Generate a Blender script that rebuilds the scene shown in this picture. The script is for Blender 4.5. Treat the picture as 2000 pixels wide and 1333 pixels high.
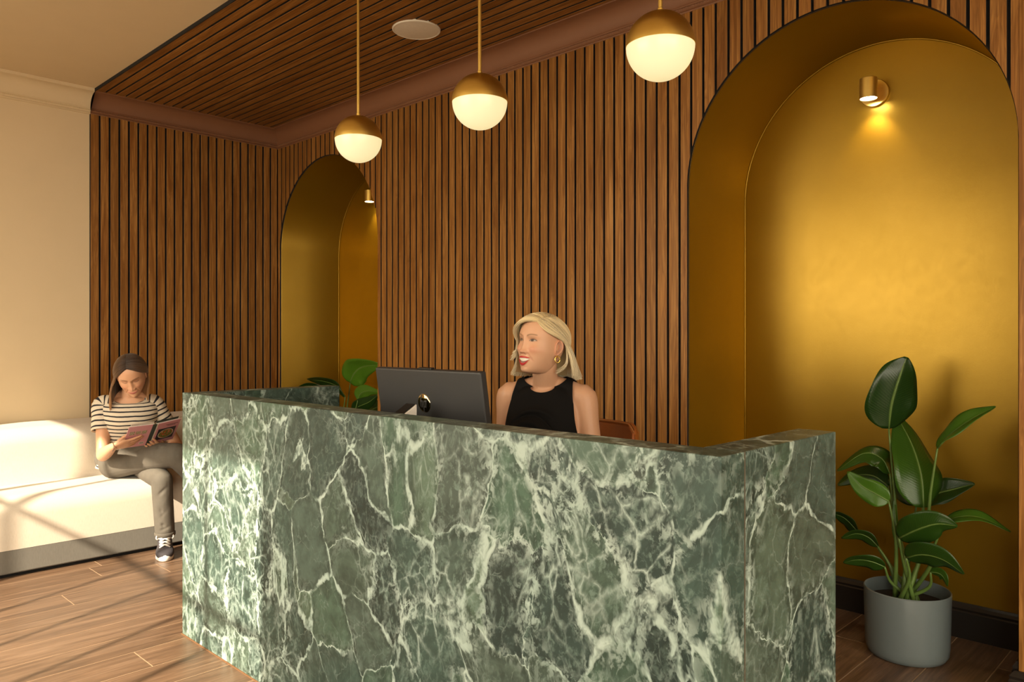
import bpy, bmesh, math, random
import numpy as np
from mathutils import Vector, Matrix, Quaternion

for o in list(bpy.data.objects):
    bpy.data.objects.remove(o)
SC = bpy.context.scene
COL = SC.collection
PI = math.pi
random.seed(7)
RNG = np.random.default_rng(7)

# ------------------------------------------------------------------ camera
CAM_H = 1.3
cam_d = bpy.data.cameras.new('camera')
cam_d.sensor_width = 36.0
cam_d.lens = 1511.36 / 2000 * 36.0
cam_d.shift_y = -0.00418
cam_d.clip_start = 0.05
cam = bpy.data.objects.new('camera', cam_d)
COL.objects.link(cam)
cam.location = (0, 0, CAM_H)
cam.rotation_euler = (PI / 2, 0, math.radians(90 - 45.785))
SC.camera = cam

# ------------------------------------------------------------------ world, sun, exposure
world = bpy.data.worlds.new('sky')
SC.world = world
world.use_nodes = True
wn = world.node_tree
wn.nodes['Background'].inputs[0].default_value = (1.0, 0.88, 0.68, 1)
wn.nodes['Background'].inputs[1].default_value = 6.5
sun_d = bpy.data.lights.new('sun', 'SUN')
sun_d.energy = 10.0
sun_d.color = (1.0, 0.85, 0.64)
sun_d.angle = math.radians(0.7)
sun = bpy.data.objects.new('sun', sun_d)
COL.objects.link(sun)
SUN_DIR = Vector((-0.355, 1.0, -0.70)).normalized()
sun.rotation_euler = SUN_DIR.to_track_quat('-Z', 'Y').to_euler()
sun.location = (3, -8, 6)

def portal(name, x0, x1, z0, z1, y, side=False):
    l = bpy.data.lights.new(name, 'AREA')
    l.shape = 'RECTANGLE'; l.size = x1 - x0; l.size_y = z1 - z0
    l.cycles.is_portal = True
    o = bpy.data.objects.new(name, l); COL.objects.link(o)
    o.location = ((x0 + x1) / 2, y, (z0 + z1) / 2)
    o.rotation_euler = (PI / 2, 0, 0)          # shines towards +Y
    if side:                                   # shines towards -X, span given along Y
        o.location = (y, (x0 + x1) / 2, (z0 + z1) / 2); o.rotation_euler = (PI / 2, 0, PI / 2)
    return o

FACADE = -1.2
WIN_A = (-4.80, -1.74, 0.45, 2.69)              # the shop window whose bars throw the shadows
FILL_B = (0.45, 2.75, 0.05, 2.69)                 # unseen opening beside it, added for more daylight on the desk
portal('window_portal', *WIN_A, FACADE - 0.08)
portal('fill_portal_b', *FILL_B, FACADE - 0.08)
FILL_C = (-0.9, 2.0, 0.5, 2.69)                   # unseen side opening added to brighten the desk end, span along Y
portal('fill_portal_c', *FILL_C, 2.9 + 0.11, True)

SC.view_settings.view_transform = 'Standard'
SC.view_settings.look = 'None'
SC.view_settings.exposure = 0.25
SC.view_settings.gamma = 1.0
SC.view_settings.use_curve_mapping = False
SC.cycles.max_bounces = 7
SC.cycles.diffuse_bounces = 4
SC.cycles.use_adaptive_sampling = True
SC.cycles.adaptive_threshold = 0.04
SC.cycles.glossy_bounces = 4
SC.cycles.transmission_bounces = 4
SC.cycles.sample_clamp_indirect = 6.0
SC.cycles.caustics_reflective = False
SC.cycles.caustics_refractive = False

# ------------------------------------------------------------------ helpers
def tag(o, label=None, cat=None, group=None, kind=None):
    if label: o['label'] = label
    if cat: o['category'] = cat
    if group: o['group'] = group
    if kind: o['kind'] = kind
    return o

def empty(name, loc, label=None, cat=None, group=None, kind=None):
    o = bpy.data.objects.new(name, None)
    o.empty_display_size = 0.1
    COL.objects.link(o)
    o.location = loc
    return tag(o, label, cat, group, kind)

def attach(o, parent):
    """parent o, whose geometry is in world metres, to an unrotated parent"""
    if parent is not None:
        o.parent = parent
        o.matrix_parent_inverse = Matrix.Identity(4) if parent.parent else Matrix.Translation(-parent.location)
    return o

def obj(name, me, mat=None, parent=None, loc=None):
    o = bpy.data.objects.new(name, me)
    COL.objects.link(o)
    if mat is not None and not me.materials:
        me.materials.append(mat)
    if loc is not None: o.location = loc
    return attach(o, parent)

def pmesh(name, verts, faces, mat=None, smooth=False):
    me = bpy.data.meshes.new(name)
    me.from_pydata([tuple(map(float, v)) for v in verts], [], [tuple(int(i) for i in f) for f in faces])
    me.update()
    if smooth: me.polygons.foreach_set('use_smooth', [True] * len(me.polygons))
    if mat is not None: me.materials.append(mat)
    return me

def bm_mesh(name, bm, mat=None, smooth=False):
    bmesh.ops.recalc_face_normals(bm, faces=bm.faces)
    me = bpy.data.meshes.new(name); bm.to_mesh(me); bm.free()
    if smooth: me.polygons.foreach_set('use_smooth', [True] * len(me.polygons))
    if mat is not None: me.materials.append(mat)
    return me

def bm_box(bm, x0, x1, y0, y1, z0, z1, bevel=0.0, seg=2):
    vs = [bm.verts.new(p) for p in ((x0,y0,z0),(x1,y0,z0),(x1,y1,z0),(x0,y1,z0),(x0,y0,z1),(x1,y0,z1),(x1,y1,z1),(x0,y1,z1))]
    fs = [bm.faces.new([vs[i] for i in f]) for f in ((0,3,2,1),(4,5,6,7),(0,1,5,4),(1,2,6,5),(2,3,7,6),(3,0,4,7))]
    if bevel > 0:
        es = list({e for f in fs for e in f.edges})
        bmesh.ops.bevel(bm, geom=es, offset=bevel, segments=seg, affect='EDGES', profile=0.5)
    return vs

def box(name, x0, x1, y0, y1, z0, z1, mat, parent=None, bevel=0.0, seg=2, smooth=False):
    bm = bmesh.new(); bm_box(bm, x0, x1, y0, y1, z0, z1, bevel, seg)
    return obj(name, bm_mesh(name, bm, mat, smooth), None, parent)

def autosmooth(o, deg=35):
    me = o.data
    me.polygons.foreach_set('use_smooth', [True] * len(me.polygons))
    try:
        me.set_sharp_from_angle(angle=math.radians(deg))
    except Exception:
        pass
    return o

def lathe_mesh(name, prof, n=48, mat=None, center=(0, 0, 0), sx=1.0, sy=1.0, sharp=35):
    """prof: list of (r, z)"""
    v = []; f = []; m = len(prof)
    for (r, z) in prof:
        for k in range(n):
            a = 2 * PI * k / n
            v.append((center[0] + r * math.cos(a) * sx, center[1] + r * math.sin(a) * sy, center[2] + z))
    for i in range(m - 1):
        for k in range(n):
            k2 = (k + 1) % n
            f.append((i * n + k, i * n + k2, (i + 1) * n + k2, (i + 1) * n + k))
    if prof[0][0] > 1e-5: f.append(tuple(range(n - 1, -1, -1)))
    if prof[-1][0] > 1e-5: f.append(tuple((m - 1) * n + k for k in range(n)))
    me = pmesh(name, v, f, mat, True)
    bm = bmesh.new(); bm.from_mesh(me); bmesh.ops.remove_doubles(bm, verts=bm.verts, dist=1e-6)
    bmesh.ops.recalc_face_normals(bm, faces=bm.faces); bm.to_mesh(me); bm.free()
    try: me.set_sharp_from_angle(angle=math.radians(sharp))
    except Exception: pass
    return me

def frame_of(t, up=Vector((0, 0, 1))):
    t = Vector(t).normalized()
    s = t.cross(up)
    if s.length < 1e-4: s = t.cross(Vector((1, 0, 0)))
    s.normalize(); u = s.cross(t).normalized()
    return s, u

def tube_data(pts, radii, n=8, cap=True):
    """swept tube with parallel-transported frame; radii: number, list, or list of (ra, rb)"""
    pts = [Vector(p) for p in pts]; m = len(pts)
    if not isinstance(radii, (list, tuple)): radii = [radii] * m
    v = []; f = []
    tang = [(pts[min(i + 1, m - 1)] - pts[max(i - 1, 0)]).normalized() for i in range(m)]
    s, u = frame_of(tang[0])
    for i in range(m):
        if i > 0:
            q = tang[i - 1].rotation_difference(tang[i]); s = q @ s; u = q @ u
        r = radii[i]; ra, rb = r if isinstance(r, (tuple, list)) else (r, r)
        for k in range(n):
            a = 2 * PI * k / n
            v.append(pts[i] + s * (ra * math.cos(a)) + u * (rb * math.sin(a)))
    for i in range(m - 1):
        for k in range(n):
            k2 = (k + 1) % n
            f.append((i * n + k, i * n + k2, (i + 1) * n + k2, (i + 1) * n + k))
    if cap:
        f.append(tuple(range(n - 1, -1, -1))); f.append(tuple((m - 1) * n + k for k in range(n)))
    return v, f

def tube(name, pts, radii, mat, parent=None, n=10):
    v, f = tube_data(pts, radii, n)
    me = pmesh(name, v, f, mat)
    o = obj(name, me, None, parent)
    return autosmooth(o, 50)

def spline(pts, n):
    """Catmull-Rom through pts (any dimension), n samples"""
    P = np.array([list(p) for p in pts], float); k = len(P)
    Q = np.vstack([2 * P[0] - P[1], P, 2 * P[-1] - P[-2]])
    out = []
    for t in np.linspace(0, k - 1, n):
        i = min(int(t), k - 2); u = t - i
        a, b, c, d = Q[i], Q[i + 1], Q[i + 2], Q[i + 3]
        out.append(0.5 * ((2 * b) + (c - a) * u + (2 * a - 5 * b + 4 * c - d) * u * u + (3 * b - a - 3 * c + d) * u ** 3))
    return np.array(out)

# ------------------------------------------------------------------ materials
def new_mat(name):
    m = bpy.data.materials.new(name); m.use_nodes = True
    nt = m.node_tree; b = nt.nodes['Principled BSDF']
    return m, nt, b

class NT:
    """tiny node-building helper"""
    def __init__(s, nt): s.nt = nt
    def n(s, t, **kw):
        nd = s.nt.nodes.new(t)
        for k, v in kw.items():
            if k in ('inp',): continue
            setattr(nd, k, v)
        for k, v in kw.get('inp', {}).items():
            if hasattr(v, 'is_output') or isinstance(v, bpy.types.NodeSocket): s.nt.links.new(v, nd.inputs[k])
            else: nd.inputs[k].default_value = v
        return nd
    def l(s, a, b): s.nt.links.new(a, b)
    def math(s, op, a, b=None, clamp=False):
        nd = s.n('ShaderNodeMath', operation=op); nd.use_clamp = clamp
        for i, v in enumerate((a, b)):
            if v is None: continue
            if isinstance(v, bpy.types.NodeSocket): s.l(v, nd.inputs[i])
            else: nd.inputs[i].default_value = v
        return nd.outputs[0]
    def ramp(s, fac, stops, interp='LINEAR'):
        nd = s.n('ShaderNodeValToRGB'); cr = nd.color_ramp; cr.interpolation = interp
        while len(cr.elements) < len(stops): cr.elements.new(0.5)
        for e, (p, c) in zip(cr.elements, stops):
            e.position = p; e.color = (c[0], c[1], c[2], 1) if not isinstance(c, (int, float)) else (c, c, c, 1)
        s.l(fac, nd.inputs[0]); return nd.outputs[0]
    def mix(s, fac, a, b, blend='MIX'):
        nd = s.n('ShaderNodeMix', data_type='RGBA', blend_type=blend)
        for k, v in ((0, fac), (6, a), (7, b)):
            if isinstance(v, bpy.types.NodeSocket): s.l(v, nd.inputs[k])
            elif isinstance(v, (tuple, list)): nd.inputs[k].default_value = (v[0], v[1], v[2], 1)
            else: nd.inputs[k].default_value = v
        return nd.outputs[2]
    def vscale(s, v, sc):
        nd = s.n('ShaderNodeMapping'); nd.inputs['Scale'].default_value = sc; s.l(v, nd.inputs[0]); return nd.outputs[0]
    def noise(s, v, scale=5, detail=4, rough=0.5, dist=0.0, out=0):
        nd = s.n('ShaderNodeTexNoise'); nd.inputs['Scale'].default_value = scale; nd.inputs['Detail'].default_value = detail
        nd.inputs['Roughness'].default_value = rough; nd.inputs['Distortion'].default_value = dist
        s.l(v, nd.inputs['Vector']); return nd.outputs[out]
    def bump(s, h, strength=0.2, dist=0.01, b=None):
        nd = s.n('ShaderNodeBump'); nd.inputs['Strength'].default_value = strength; nd.inputs['Distance'].default_value = dist
        s.l(h, nd.inputs['Height'])
        if b is not None: s.l(nd.outputs[0], b.inputs['Normal'])
        return nd.outputs[0]

def plain(name, col, rough=0.5, metal=0.0, noise_amt=0.08, noise_scale=60, bump=0.0, spec=0.5, coat=0.0):
    m, nt, b = new_mat(name); N = NT(nt)
    tc = N.n('ShaderNodeTexCoord').outputs['Object']
    f = N.noise(tc, noise_scale, 2, 0.6)
    c = N.mix(f, [x * (1 - noise_amt) for x in col], [min(1, x * (1 + noise_amt)) for x in col])
    N.l(c, b.inputs['Base Color'])
    b.inputs['Roughness'].default_value = rough; b.inputs['Metallic'].default_value = metal
    b.inputs['Specular IOR Level'].default_value = spec; b.inputs['Coat Weight'].default_value = coat
    if bump: N.bump(f, bump, 0.002, b)
    return m

def emitter(name, col, strength):
    m, nt, b = new_mat(name)
    b.inputs['Base Color'].default_value = (0.40, 0.38, 0.33, 1)
    b.inputs['Emission Color'].default_value = (*col, 1); b.inputs['Emission Strength'].default_value = strength
    b.inputs['Roughness'].default_value = 0.3
    return m

def wood_mat(name, axis, dark, mid, light, rough=0.45, rand=0.35, grain=1.0, spec=0.22):
    """long-grain veneer; axis = grain direction (0,1,2) in object space"""
    m, nt, b = new_mat(name); N = NT(nt)
    tc = N.n('ShaderNodeTexCoord').outputs['Object']
    rnd = N.n('ShaderNodeObjectInfo').outputs['Random']
    off = N.n('ShaderNodeVectorMath', operation='SCALE'); off.inputs[0].default_value = (37.0, 53.0, 71.0); N.l(rnd, off.inputs['Scale'])
    add = N.n('ShaderNodeVectorMath', operation='ADD'); N.l(tc, add.inputs[0]); N.l(off.outputs[0], add.inputs[1])
    v = add.outputs[0]
    sc = [14.0] * 3; sc[axis] = 0.9
    g1 = N.noise(N.vscale(v, sc), 1.6, 2, 0.55, 1.2)
    sc2 = [150.0] * 3; sc2[axis] = 4.0
    g2 = N.noise(N.vscale(v, sc2), 1.0, 2, 0.6)
    rings = N.math('FRACT', N.math('MULTIPLY', g1, 9.0))
    rings = N.ramp(rings, [(0.0, 0.35), (0.75, 1.0), (0.97, 0.25), (1.0, 0.35)])
    c = N.ramp(g1, [(0.28, dark), (0.5, mid), (0.75, light)])
    c = N.mix(N.math('MULTIPLY', N.math('SUBTRACT', 1.0, rings), 0.42 * grain), c, [x * 0.5 for x in dark])
    pores = N.ramp(g2, [(0.40, 0.0), (0.62, 1.0)])
    c = N.mix(N.math('MULTIPLY', N.math('SUBTRACT', 1.0, pores), 0.45 * grain), c, [x * 0.6 for x in dark])
    hs = N.n('ShaderNodeHueSaturation'); N.l(c, hs.inputs['Color'])
    N.l(N.math('ADD', N.math('MULTIPLY', rnd, rand), 1.0 - rand / 2), hs.inputs['Value'])
    hs.inputs['Saturation'].default_value = 1.0
    N.l(hs.outputs[0], b.inputs['Base Color'])
    b.inputs['Roughness'].default_value = rough; b.inputs['Specular IOR Level'].default_value = spec
    N.bump(g2, 0.12, 0.001, b)
    return m

M = {}
M['slat'] = wood_mat('walnut_slat', 2, (0.210, 0.078, 0.014), (0.340, 0.152, 0.034), (0.440, 0.216, 0.060), rand=0.2, grain=1.25)
M['slat_x'] = wood_mat('walnut_ceiling_slat', 0, (0.210, 0.078, 0.014), (0.340, 0.152, 0.034), (0.440, 0.216, 0.060), rand=0.2, grain=1.25)
M['plank'] = wood_mat('floor_plank', 1, (0.105, 0.062, 0.038), (0.205, 0.122, 0.072), (0.275, 0.176, 0.112), rough=0.34, rand=0.20, grain=0.85, spec=0.5)
M['grout'] = plain('floor_grout', (0.40, 0.28, 0.17), 0.8)
M['felt'] = plain('black_felt_backing', (0.006, 0.005, 0.005), 0.95)
M['cream'] = plain('cream_plaster', (0.66, 0.525, 0.335), 0.85, noise_amt=0.03, noise_scale=6, bump=0.05)
M['cornice_brown'] = plain('brown_painted_plaster', (0.205, 0.088, 0.040), 0.6, noise_amt=0.05, noise_scale=20)
M['black_skirting'] = plain('black_gloss_skirting', (0.012, 0.009, 0.007), 0.4)
M['white'] = plain('white_grille', (0.72, 0.66, 0.56), 0.6)

def gold_paint():
    m, nt, b = new_mat('gold_leaf_paint'); N = NT(nt)
    tc = N.n('ShaderNodeTexCoord').outputs['Object']
    n1 = N.noise(tc, 3.0, 5, 0.6); n2 = N.noise(tc, 170, 3, 0.6); n3 = N.noise(tc, 28, 4, 0.6)
    nt.nodes.remove(b)
    bp = N.bump(N.math('ADD', n2, n3), 0.14, 0.0015)
    gl = N.n('ShaderNodeBsdfAnisotropic'); gl.distribution = 'BECKMANN'; N.l(N.mix(n1, (0.120, 0.074, 0.012), (0.152, 0.096, 0.019)), gl.inputs['Color'])
    N.l(N.math('ADD', N.math('MULTIPLY', n3, 0.08), 0.28), gl.inputs['Roughness']); N.l(bp, gl.inputs['Normal'])
    g2 = N.n('ShaderNodeBsdfAnisotropic'); g2.distribution = 'BECKMANN'; N.l(N.mix(n1, (0.082, 0.049, 0.006), (0.100, 0.060, 0.008)), g2.inputs['Color'])
    g2.inputs['Roughness'].default_value = 0.52; N.l(bp, g2.inputs['Normal'])
    df = N.n('ShaderNodeBsdfDiffuse'); N.l(N.mix(n1, (0.092, 0.048, 0.002), (0.108, 0.057, 0.003)), df.inputs['Color'])
    a1 = N.n('ShaderNodeAddShader'); a2 = N.n('ShaderNodeAddShader')
    N.l(gl.outputs[0], a1.inputs[0]); N.l(g2.outputs[0], a1.inputs[1]); N.l(a1.outputs[0], a2.inputs[0]); N.l(df.outputs[0], a2.inputs[1])
    N.l(a2.outputs[0], nt.nodes['Material Output'].inputs['Surface'])
    return m
M['gold'] = gold_paint()

def brushed_brass():
    m, nt, b = new_mat('brushed_brass'); N = NT(nt)
    tc = N.n('ShaderNodeTexCoord').outputs['Object']
    g = N.noise(N.vscale(tc, (30, 30, 900)), 1.0, 3, 0.5)
    N.l(N.mix(g, (0.80, 0.55, 0.13), (0.92, 0.67, 0.20)), b.inputs['Base Color'])
    b.inputs['Metallic'].default_value = 1.0
    b.inputs['Roughness'].default_value = 0.36
    b.inputs['Anisotropic'].default_value = 0.5
    return m
M['brass'] = brushed_brass()

def marble():
    m, nt, b = new_mat('green_marble'); N = NT(nt)
    tc = N.n('ShaderNodeTexCoord').outputs['Object']
    rot = N.n('ShaderNodeMapping'); rot.inputs['Rotation'].default_value = (0, math.radians(24), 0); rot.inputs['Scale'].default_value = (1.25, 1.0, 0.92)
    N.l(tc, rot.inputs[0]); p = rot.outputs[0]
    def warp(p, scale, amt, detail=3):
        nc = N.noise(p, scale, detail, 0.55, 0.0, 1)
        s = N.n('ShaderNodeVectorMath', operation='SUBTRACT'); N.l(nc, s.inputs[0]); s.inputs[1].default_value = (0.5, 0.5, 0.5)
        k = N.n('ShaderNodeVectorMath', operation='SCALE'); N.l(s.outputs[0], k.inputs[0]); k.inputs['Scale'].default_value = amt
        a = N.n('ShaderNodeVectorMath', operation='ADD'); N.l(p, a.inputs[0]); N.l(k.outputs[0], a.inputs[1])
        return a.outputs[0]
    w1 = warp(warp(p, 2.2, 0.30, 1), 9.0, 0.070, 2)
    w2 = warp(w1, 26.0, 0.034, 3)
    wp = warp(p, 12.0, 0.06, 2)
    def vor(v, scale, feature, out, rnd=0.9):
        nd = N.n('ShaderNodeTexVoronoi', feature=feature); nd.inputs['Scale'].default_value = scale
        nd.inputs['Randomness'].default_value = rnd; N.l(v, nd.inputs['Vector']); return nd.outputs[out]
    e1 = vor(w2, 4.4, 'DISTANCE_TO_EDGE', 0)
    cell = vor(w2, 4.4, 'F1', 1)
    e2 = vor(w2, 11.0, 'DISTANCE_TO_EDGE', 0)
    e3 = vor(w2, 25.0, 'DISTANCE_TO_EDGE', 0)
    cellv = N.n('ShaderNodeSeparateColor'); N.l(cell, cellv.inputs[0])
    big = N.noise(p, 1.7, 2, 0.55)                   # where the crackle gathers
    # body colour: rounded green clasts, some browner, some darker, with brushed streaks
    c = N.ramp(cellv.outputs[0], [(0.0, (0.021, 0.038, 0.034)), (0.25, (0.048, 0.086, 0.071)), (0.45, (0.073, 0.111, 0.091)), (0.60, (0.063, 0.121, 0.083)), (0.74, (0.062, 0.088, 0.072)), (1.0, (0.101, 0.165, 0.113))])
    st = N.noise(N.vscale(w1, (9, 9, 16)), 1.3, 3, 0.60)
    c = N.mix(N.ramp(st, [(0.32, 0.55), (0.60, 0.0)]), c, (0.010, 0.018, 0.013))
    sp = N.noise(wp, 42, 3, 0.70)
    zone = N.ramp(big, [(0.38, 0.15), (0.57, 1.0)])              # milky crackle gathers in drifts
    c = N.mix(N.math('MULTIPLY', N.math('MULTIPLY', N.ramp(sp, [(0.50, 0.0), (0.66, 1.0)]), zone), 0.55), c, (0.19, 0.275, 0.235))
    rim = N.ramp(e1, [(0.015, 0.0), (0.05, 1.0), (0.14, 0.0)])
    c = N.mix(N.math('MULTIPLY', rim, 0.40), c, (0.010, 0.018, 0.014))
    # veins: main web of uneven width, sponge beside it, hairlines
    wid = N.ramp(N.noise(p, 4.2, 2, 0.65), [(0.42, 0.0), (0.74, 1.0)])
    v1 = N.math('SUBTRACT', 1.0, N.math('DIVIDE', e1, N.math('ADD', N.math('MULTIPLY', wid, 0.085), 0.008)), clamp=True)
    v1 = N.ramp(v1, [(0.0, 0.0), (0.4, 0.75), (0.85, 1.0)])
    near = N.ramp(e1, [(0.0, 1.0), (0.07, 0.7), (0.18, 0.0)])
    sponge = N.math('MULTIPLY', N.math('MULTIPLY', N.ramp(N.noise(wp, 30, 3, 0.7), [(0.50, 0.0), (0.60, 0.9)]), near), zone)
    v2 = N.math('MULTIPLY', N.ramp(e2, [(0.0, 0.9), (0.035, 0.45), (0.10, 0.0)]), N.ramp(big, [(0.48, 0.0), (0.62, 1.0)]))
    m3 = N.ramp(N.noise(p, 3.1, 2, 0.6), [(0.54, 0.0), (0.68, 1.0)])
    v3 = N.math('MULTIPLY', N.ramp(e3, [(0.0, 0.7), (0.05, 0.3), (0.14, 0.0)]), m3)
    v4 = N.math('MULTIPLY', N.ramp(e2, [(0.0, 0.5), (0.010, 0.2), (0.022, 0.0)]), 0.5)
    brk = N.ramp(N.noise(wp, 18, 3, 0.7), [(0.38, 0.05), (0.55, 1.0)])
    vv = N.math('MAXIMUM', N.math('MAXIMUM', v1, v4), N.math('MAXIMUM', v2, v3))
    vv = N.math('MAXIMUM', N.math('MULTIPLY', vv, brk), sponge)
    vcol = N.mix(N.noise(p, 8, 1), (0.30, 0.41, 0.365), (0.50, 0.60, 0.55))
    c = N.mix(vv, c, vcol)
    N.l(c, b.inputs['Base Color'])
    b.inputs['Roughness'].default_value = 0.40
    b.inputs['Specular IOR Level'].default_value = 0.34
    return m
M['marble'] = marble()
# ================================================================== THE ROOM
XE, YB, YN = -5.80, 3.20, 3.76            # end wall, slatted back wall, back of the niches
YC = 1.79                                  # where wood takes over from cream
XR = 2.9                                   # wall beyond the right edge of the frame
CEIL = 2.985
NICHES = [(-5.75, -4.42), (-1.955, -0.626)]
ARCH_TOP = 2.665
SLAT_P, SLAT_W, SLAT_T = 0.0642, 0.0518, 0.014
CORNICE_Z = 2.833

# --- floor: planks laid along Y with pale grout
floor = box('floor', XE - 0.1, XR + 0.1, FACADE - 0.1, YN + 0.05, -0.12, -0.0008, M['grout'])
tag(floor, kind='structure')
PW, PL = 0.199, 1.20
PLANKS = {}
def plank_mesh(w, l):
    key = (round(w, 3), round(l, 3))
    if key not in PLANKS:
        bm = bmesh.new(); bm_box(bm, 0, w, 0, l, -0.010, 0.0, 0.0012, 1)
        PLANKS[key] = bm_mesh('plank', bm, M['plank'])
    return PLANKS[key]
ends = {0: 1.31, 2: 0.86, 4: 0.0}
x = -4.533 - PW * 6; k = -6
joints = {-1: 1.46, 0: 0.55, 1: 1.21, 2: 1.87, 3: 0.47, 4: 1.56, 5: 0.30, 6: 1.20, 7: 0.72}
while x < XR:
    j = joints.get(k, (k * 0.437) % PL)
    y0 = j - PL * 4
    while y0 < YN:
        a, b_ = max(y0, FACADE), min(y0 + PL, YN)
        if b_ - a > 0.03 and x + PW > XE:
            x0 = max(x, XE)
            o = obj('plank', plank_mesh(x + PW - x0 - 0.0028, b_ - a - 0.0030), None, None, (x0, a, 0))
            o.parent = floor
        y0 += PL
    x += PW; k += 1

# --- back wall: black backing with two arched openings, slats in front, gold niches behind
def arch_z(x, n, extra=0.0):
    xc = (n[0] + n[1]) / 2; r = (n[1] - n[0]) / 2 + extra
    d = r * r - (x - xc) ** 2
    return ARCH_TOP - (n[1] - n[0]) / 2 + (math.sqrt(d) if d > 0 else 0.0)

wall_back = None
def back_panel():
    v = []; f = []
    y = YB + SLAT_T
    cuts = [XE - 0.05] + [c for n in NICHES for c in n] + [XR + 0.05]
    def quad(p):
        i = len(v); v.extend(p); f.append((i, i + 1, i + 2, i + 3))
    for a, b_ in ((cuts[0], cuts[1]), (cuts[2], cuts[3]), (cuts[4], cuts[5])):
        quad([(a, y, 0), (b_, y, 0), (b_, y, CEIL), (a, y, CEIL)])
    for n in NICHES:
        xc = (n[0] + n[1]) / 2; r = (n[1] - n[0]) / 2; K = 48; zs = ARCH_TOP - r
        arc = [(xc - r * math.cos(PI * i / K), zs + r * math.sin(PI * i / K)) for i in range(K + 1)]
        for (xa, za), (xb, zb) in zip(arc[:-1], arc[1:]):
            quad([(xa, y, za), (xb, y, zb), (xb, y, CEIL), (xa, y, CEIL)])
    return pmesh('wall_back', v, f, M['felt'])
wall_back = obj('wall_back', back_panel()); tag(wall_back, kind='structure')

def niche(n):
    xc = (n[0] + n[1]) / 2; r = (n[1] - n[0]) / 2; zs = ARCH_TOP - r; K = 64
    path = [(n[0], 0.0), (n[0], zs * 0.5)] + [(xc - r * math.cos(PI * i / K), zs + r * math.sin(PI * i / K)) for i in range(K + 1)] + [(n[1], zs * 0.5), (n[1], 0.0)]
    v = []; f = []; m = len(path); ys = [YB + SLAT_T - 0.001, YB + SLAT_T + 0.004, YN - 0.006, YN]
    for j, yy in enumerate(ys):
        for (xx, zz) in path:
            k = 0.0
            if j == 0: k = 0.003
            if j == 3: k = -0.004                  # the painted-over quadrant at the back corner
            d = Vector((xx - xc, 0, max(0.0, zz - zs)))
            d = d.normalized() if d.length > 1e-6 else Vector((0, 0, 0))
            v.append((xx + d.x * k, yy, zz + d.z * k))
    for j in range(len(ys) - 1):
        for i in range(m - 1):
            f.append((j * m + i, j * m + i + 1, (j + 1) * m + i + 1, (j + 1) * m + i))
    f.append(tuple(3 * m + i for i in range(m)))
    me = pmesh('niche', v, f, M['gold'], True)
    me.set_sharp_from_angle(angle=math.radians(40))
    o = obj('niche', me, None, wall_back)
    bead = [Vector((xx - 0.003 * (1 if xx > xc + 1e-3 else -1 if xx < xc - 1e-3 else 0), YN - 0.003, max(0.15, zz - (0.003 if zz > zs else 0)))) for (xx, zz) in path]
    v, f = tube_data(bead, 0.0042, 6); obj('corner_bead', pmesh('corner_bead', v, f, M['gold'], True), None, wall_back)
    # black skirting round the inside
    s = [(0.0, 0.0), (0.020, 0.0), (0.020, 0.112), (0.016, 0.118), (0.018, 0.128), (0.010, 0.140), (0.006, 0.150), (0.0, 0.150)]
    pts = [(n[0], YB + 0.012), (n[0], YN), (n[1], YN), (n[1], YB + 0.012)]
    inn = [(1, 0), (1, -1), (-1, -1), (-1, 0)]
    v = []; f = []; q = len(s)
    for (px, py), (dx, dy) in zip(pts, inn):
        for (d, z) in s: v.append((px + dx * d, py + dy * d, z))
    for i in range(3):
        for j in range(q - 1):
            f.append((i * q + j, i * q + j + 1, (i + 1) * q + j + 1, (i + 1) * q + j))
    f.append(tuple(range(q))); f.append(tuple(3 * q + j for j in range(q)))
    obj('skirting', pmesh('skirting', v, f, M['black_skirting']), None, wall_back)
for n in NICHES: niche(n)

SLATM = {}
def veneer(me, ax):
    """only the show face (and its eased edge) is wood; the sides are black core board"""
    me.materials.append(M['felt'])
    for p in me.polygons:
        if abs(p.normal[ax]) < 0.5: p.material_index = 1
    return me
def slat_mesh(w, h, axis):
    key = (round(w, 4), round(h, 3), axis)
    if key not in SLATM:
        bm = bmesh.new()
        if axis == 'y': bm_box(bm, 0, w, 0, SLAT_T, 0, h, 0.0012, 1)         # faces -Y
        else: bm_box(bm, -SLAT_T, 0, 0, w, 0, h, 0.0012, 1)                   # faces +X
        SLATM[key] = veneer(bm_mesh('slat', bm, M['slat']), 1 if axis == 'y' else 0)
    return SLATM[key]

def arched_slat(x0, x1, n):
    """slat above an arch: bottom edge follows the curve (12 mm clear of the gold)"""
    e = 0.004; xs = np.linspace(x0, x1, 7)
    zb = [arch_z(min(max(x_, n[0] - e + 1e-4), n[1] + e - 1e-4), n, e) for x_ in xs]
    zt = CORNICE_Z + 0.03; v = []; f = []
    z_or = min(zb)
    for yy in (0.0, SLAT_T):
        for x_, z_ in zip(xs, zb): v.append((x_ - x0, yy, z_ - z_or))
        for x_ in xs: v.append((x_ - x0, yy, zt - z_or))
    for i in range(6):
        f.append((i, i + 1, 8 + i, 7 + i)); f.append((14 + i + 1, 14 + i, 21 + i, 22 + i))
        f.append((i, 14 + i, 15 + i, i + 1))
    f.append((0, 7, 21, 14)); f.append((6, 20, 27, 13))
    o = obj('slat', veneer(pmesh('slat', v, f, M['slat']), 1), None, None, (x0, YB, z_or)); o.parent = wall_back

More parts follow.
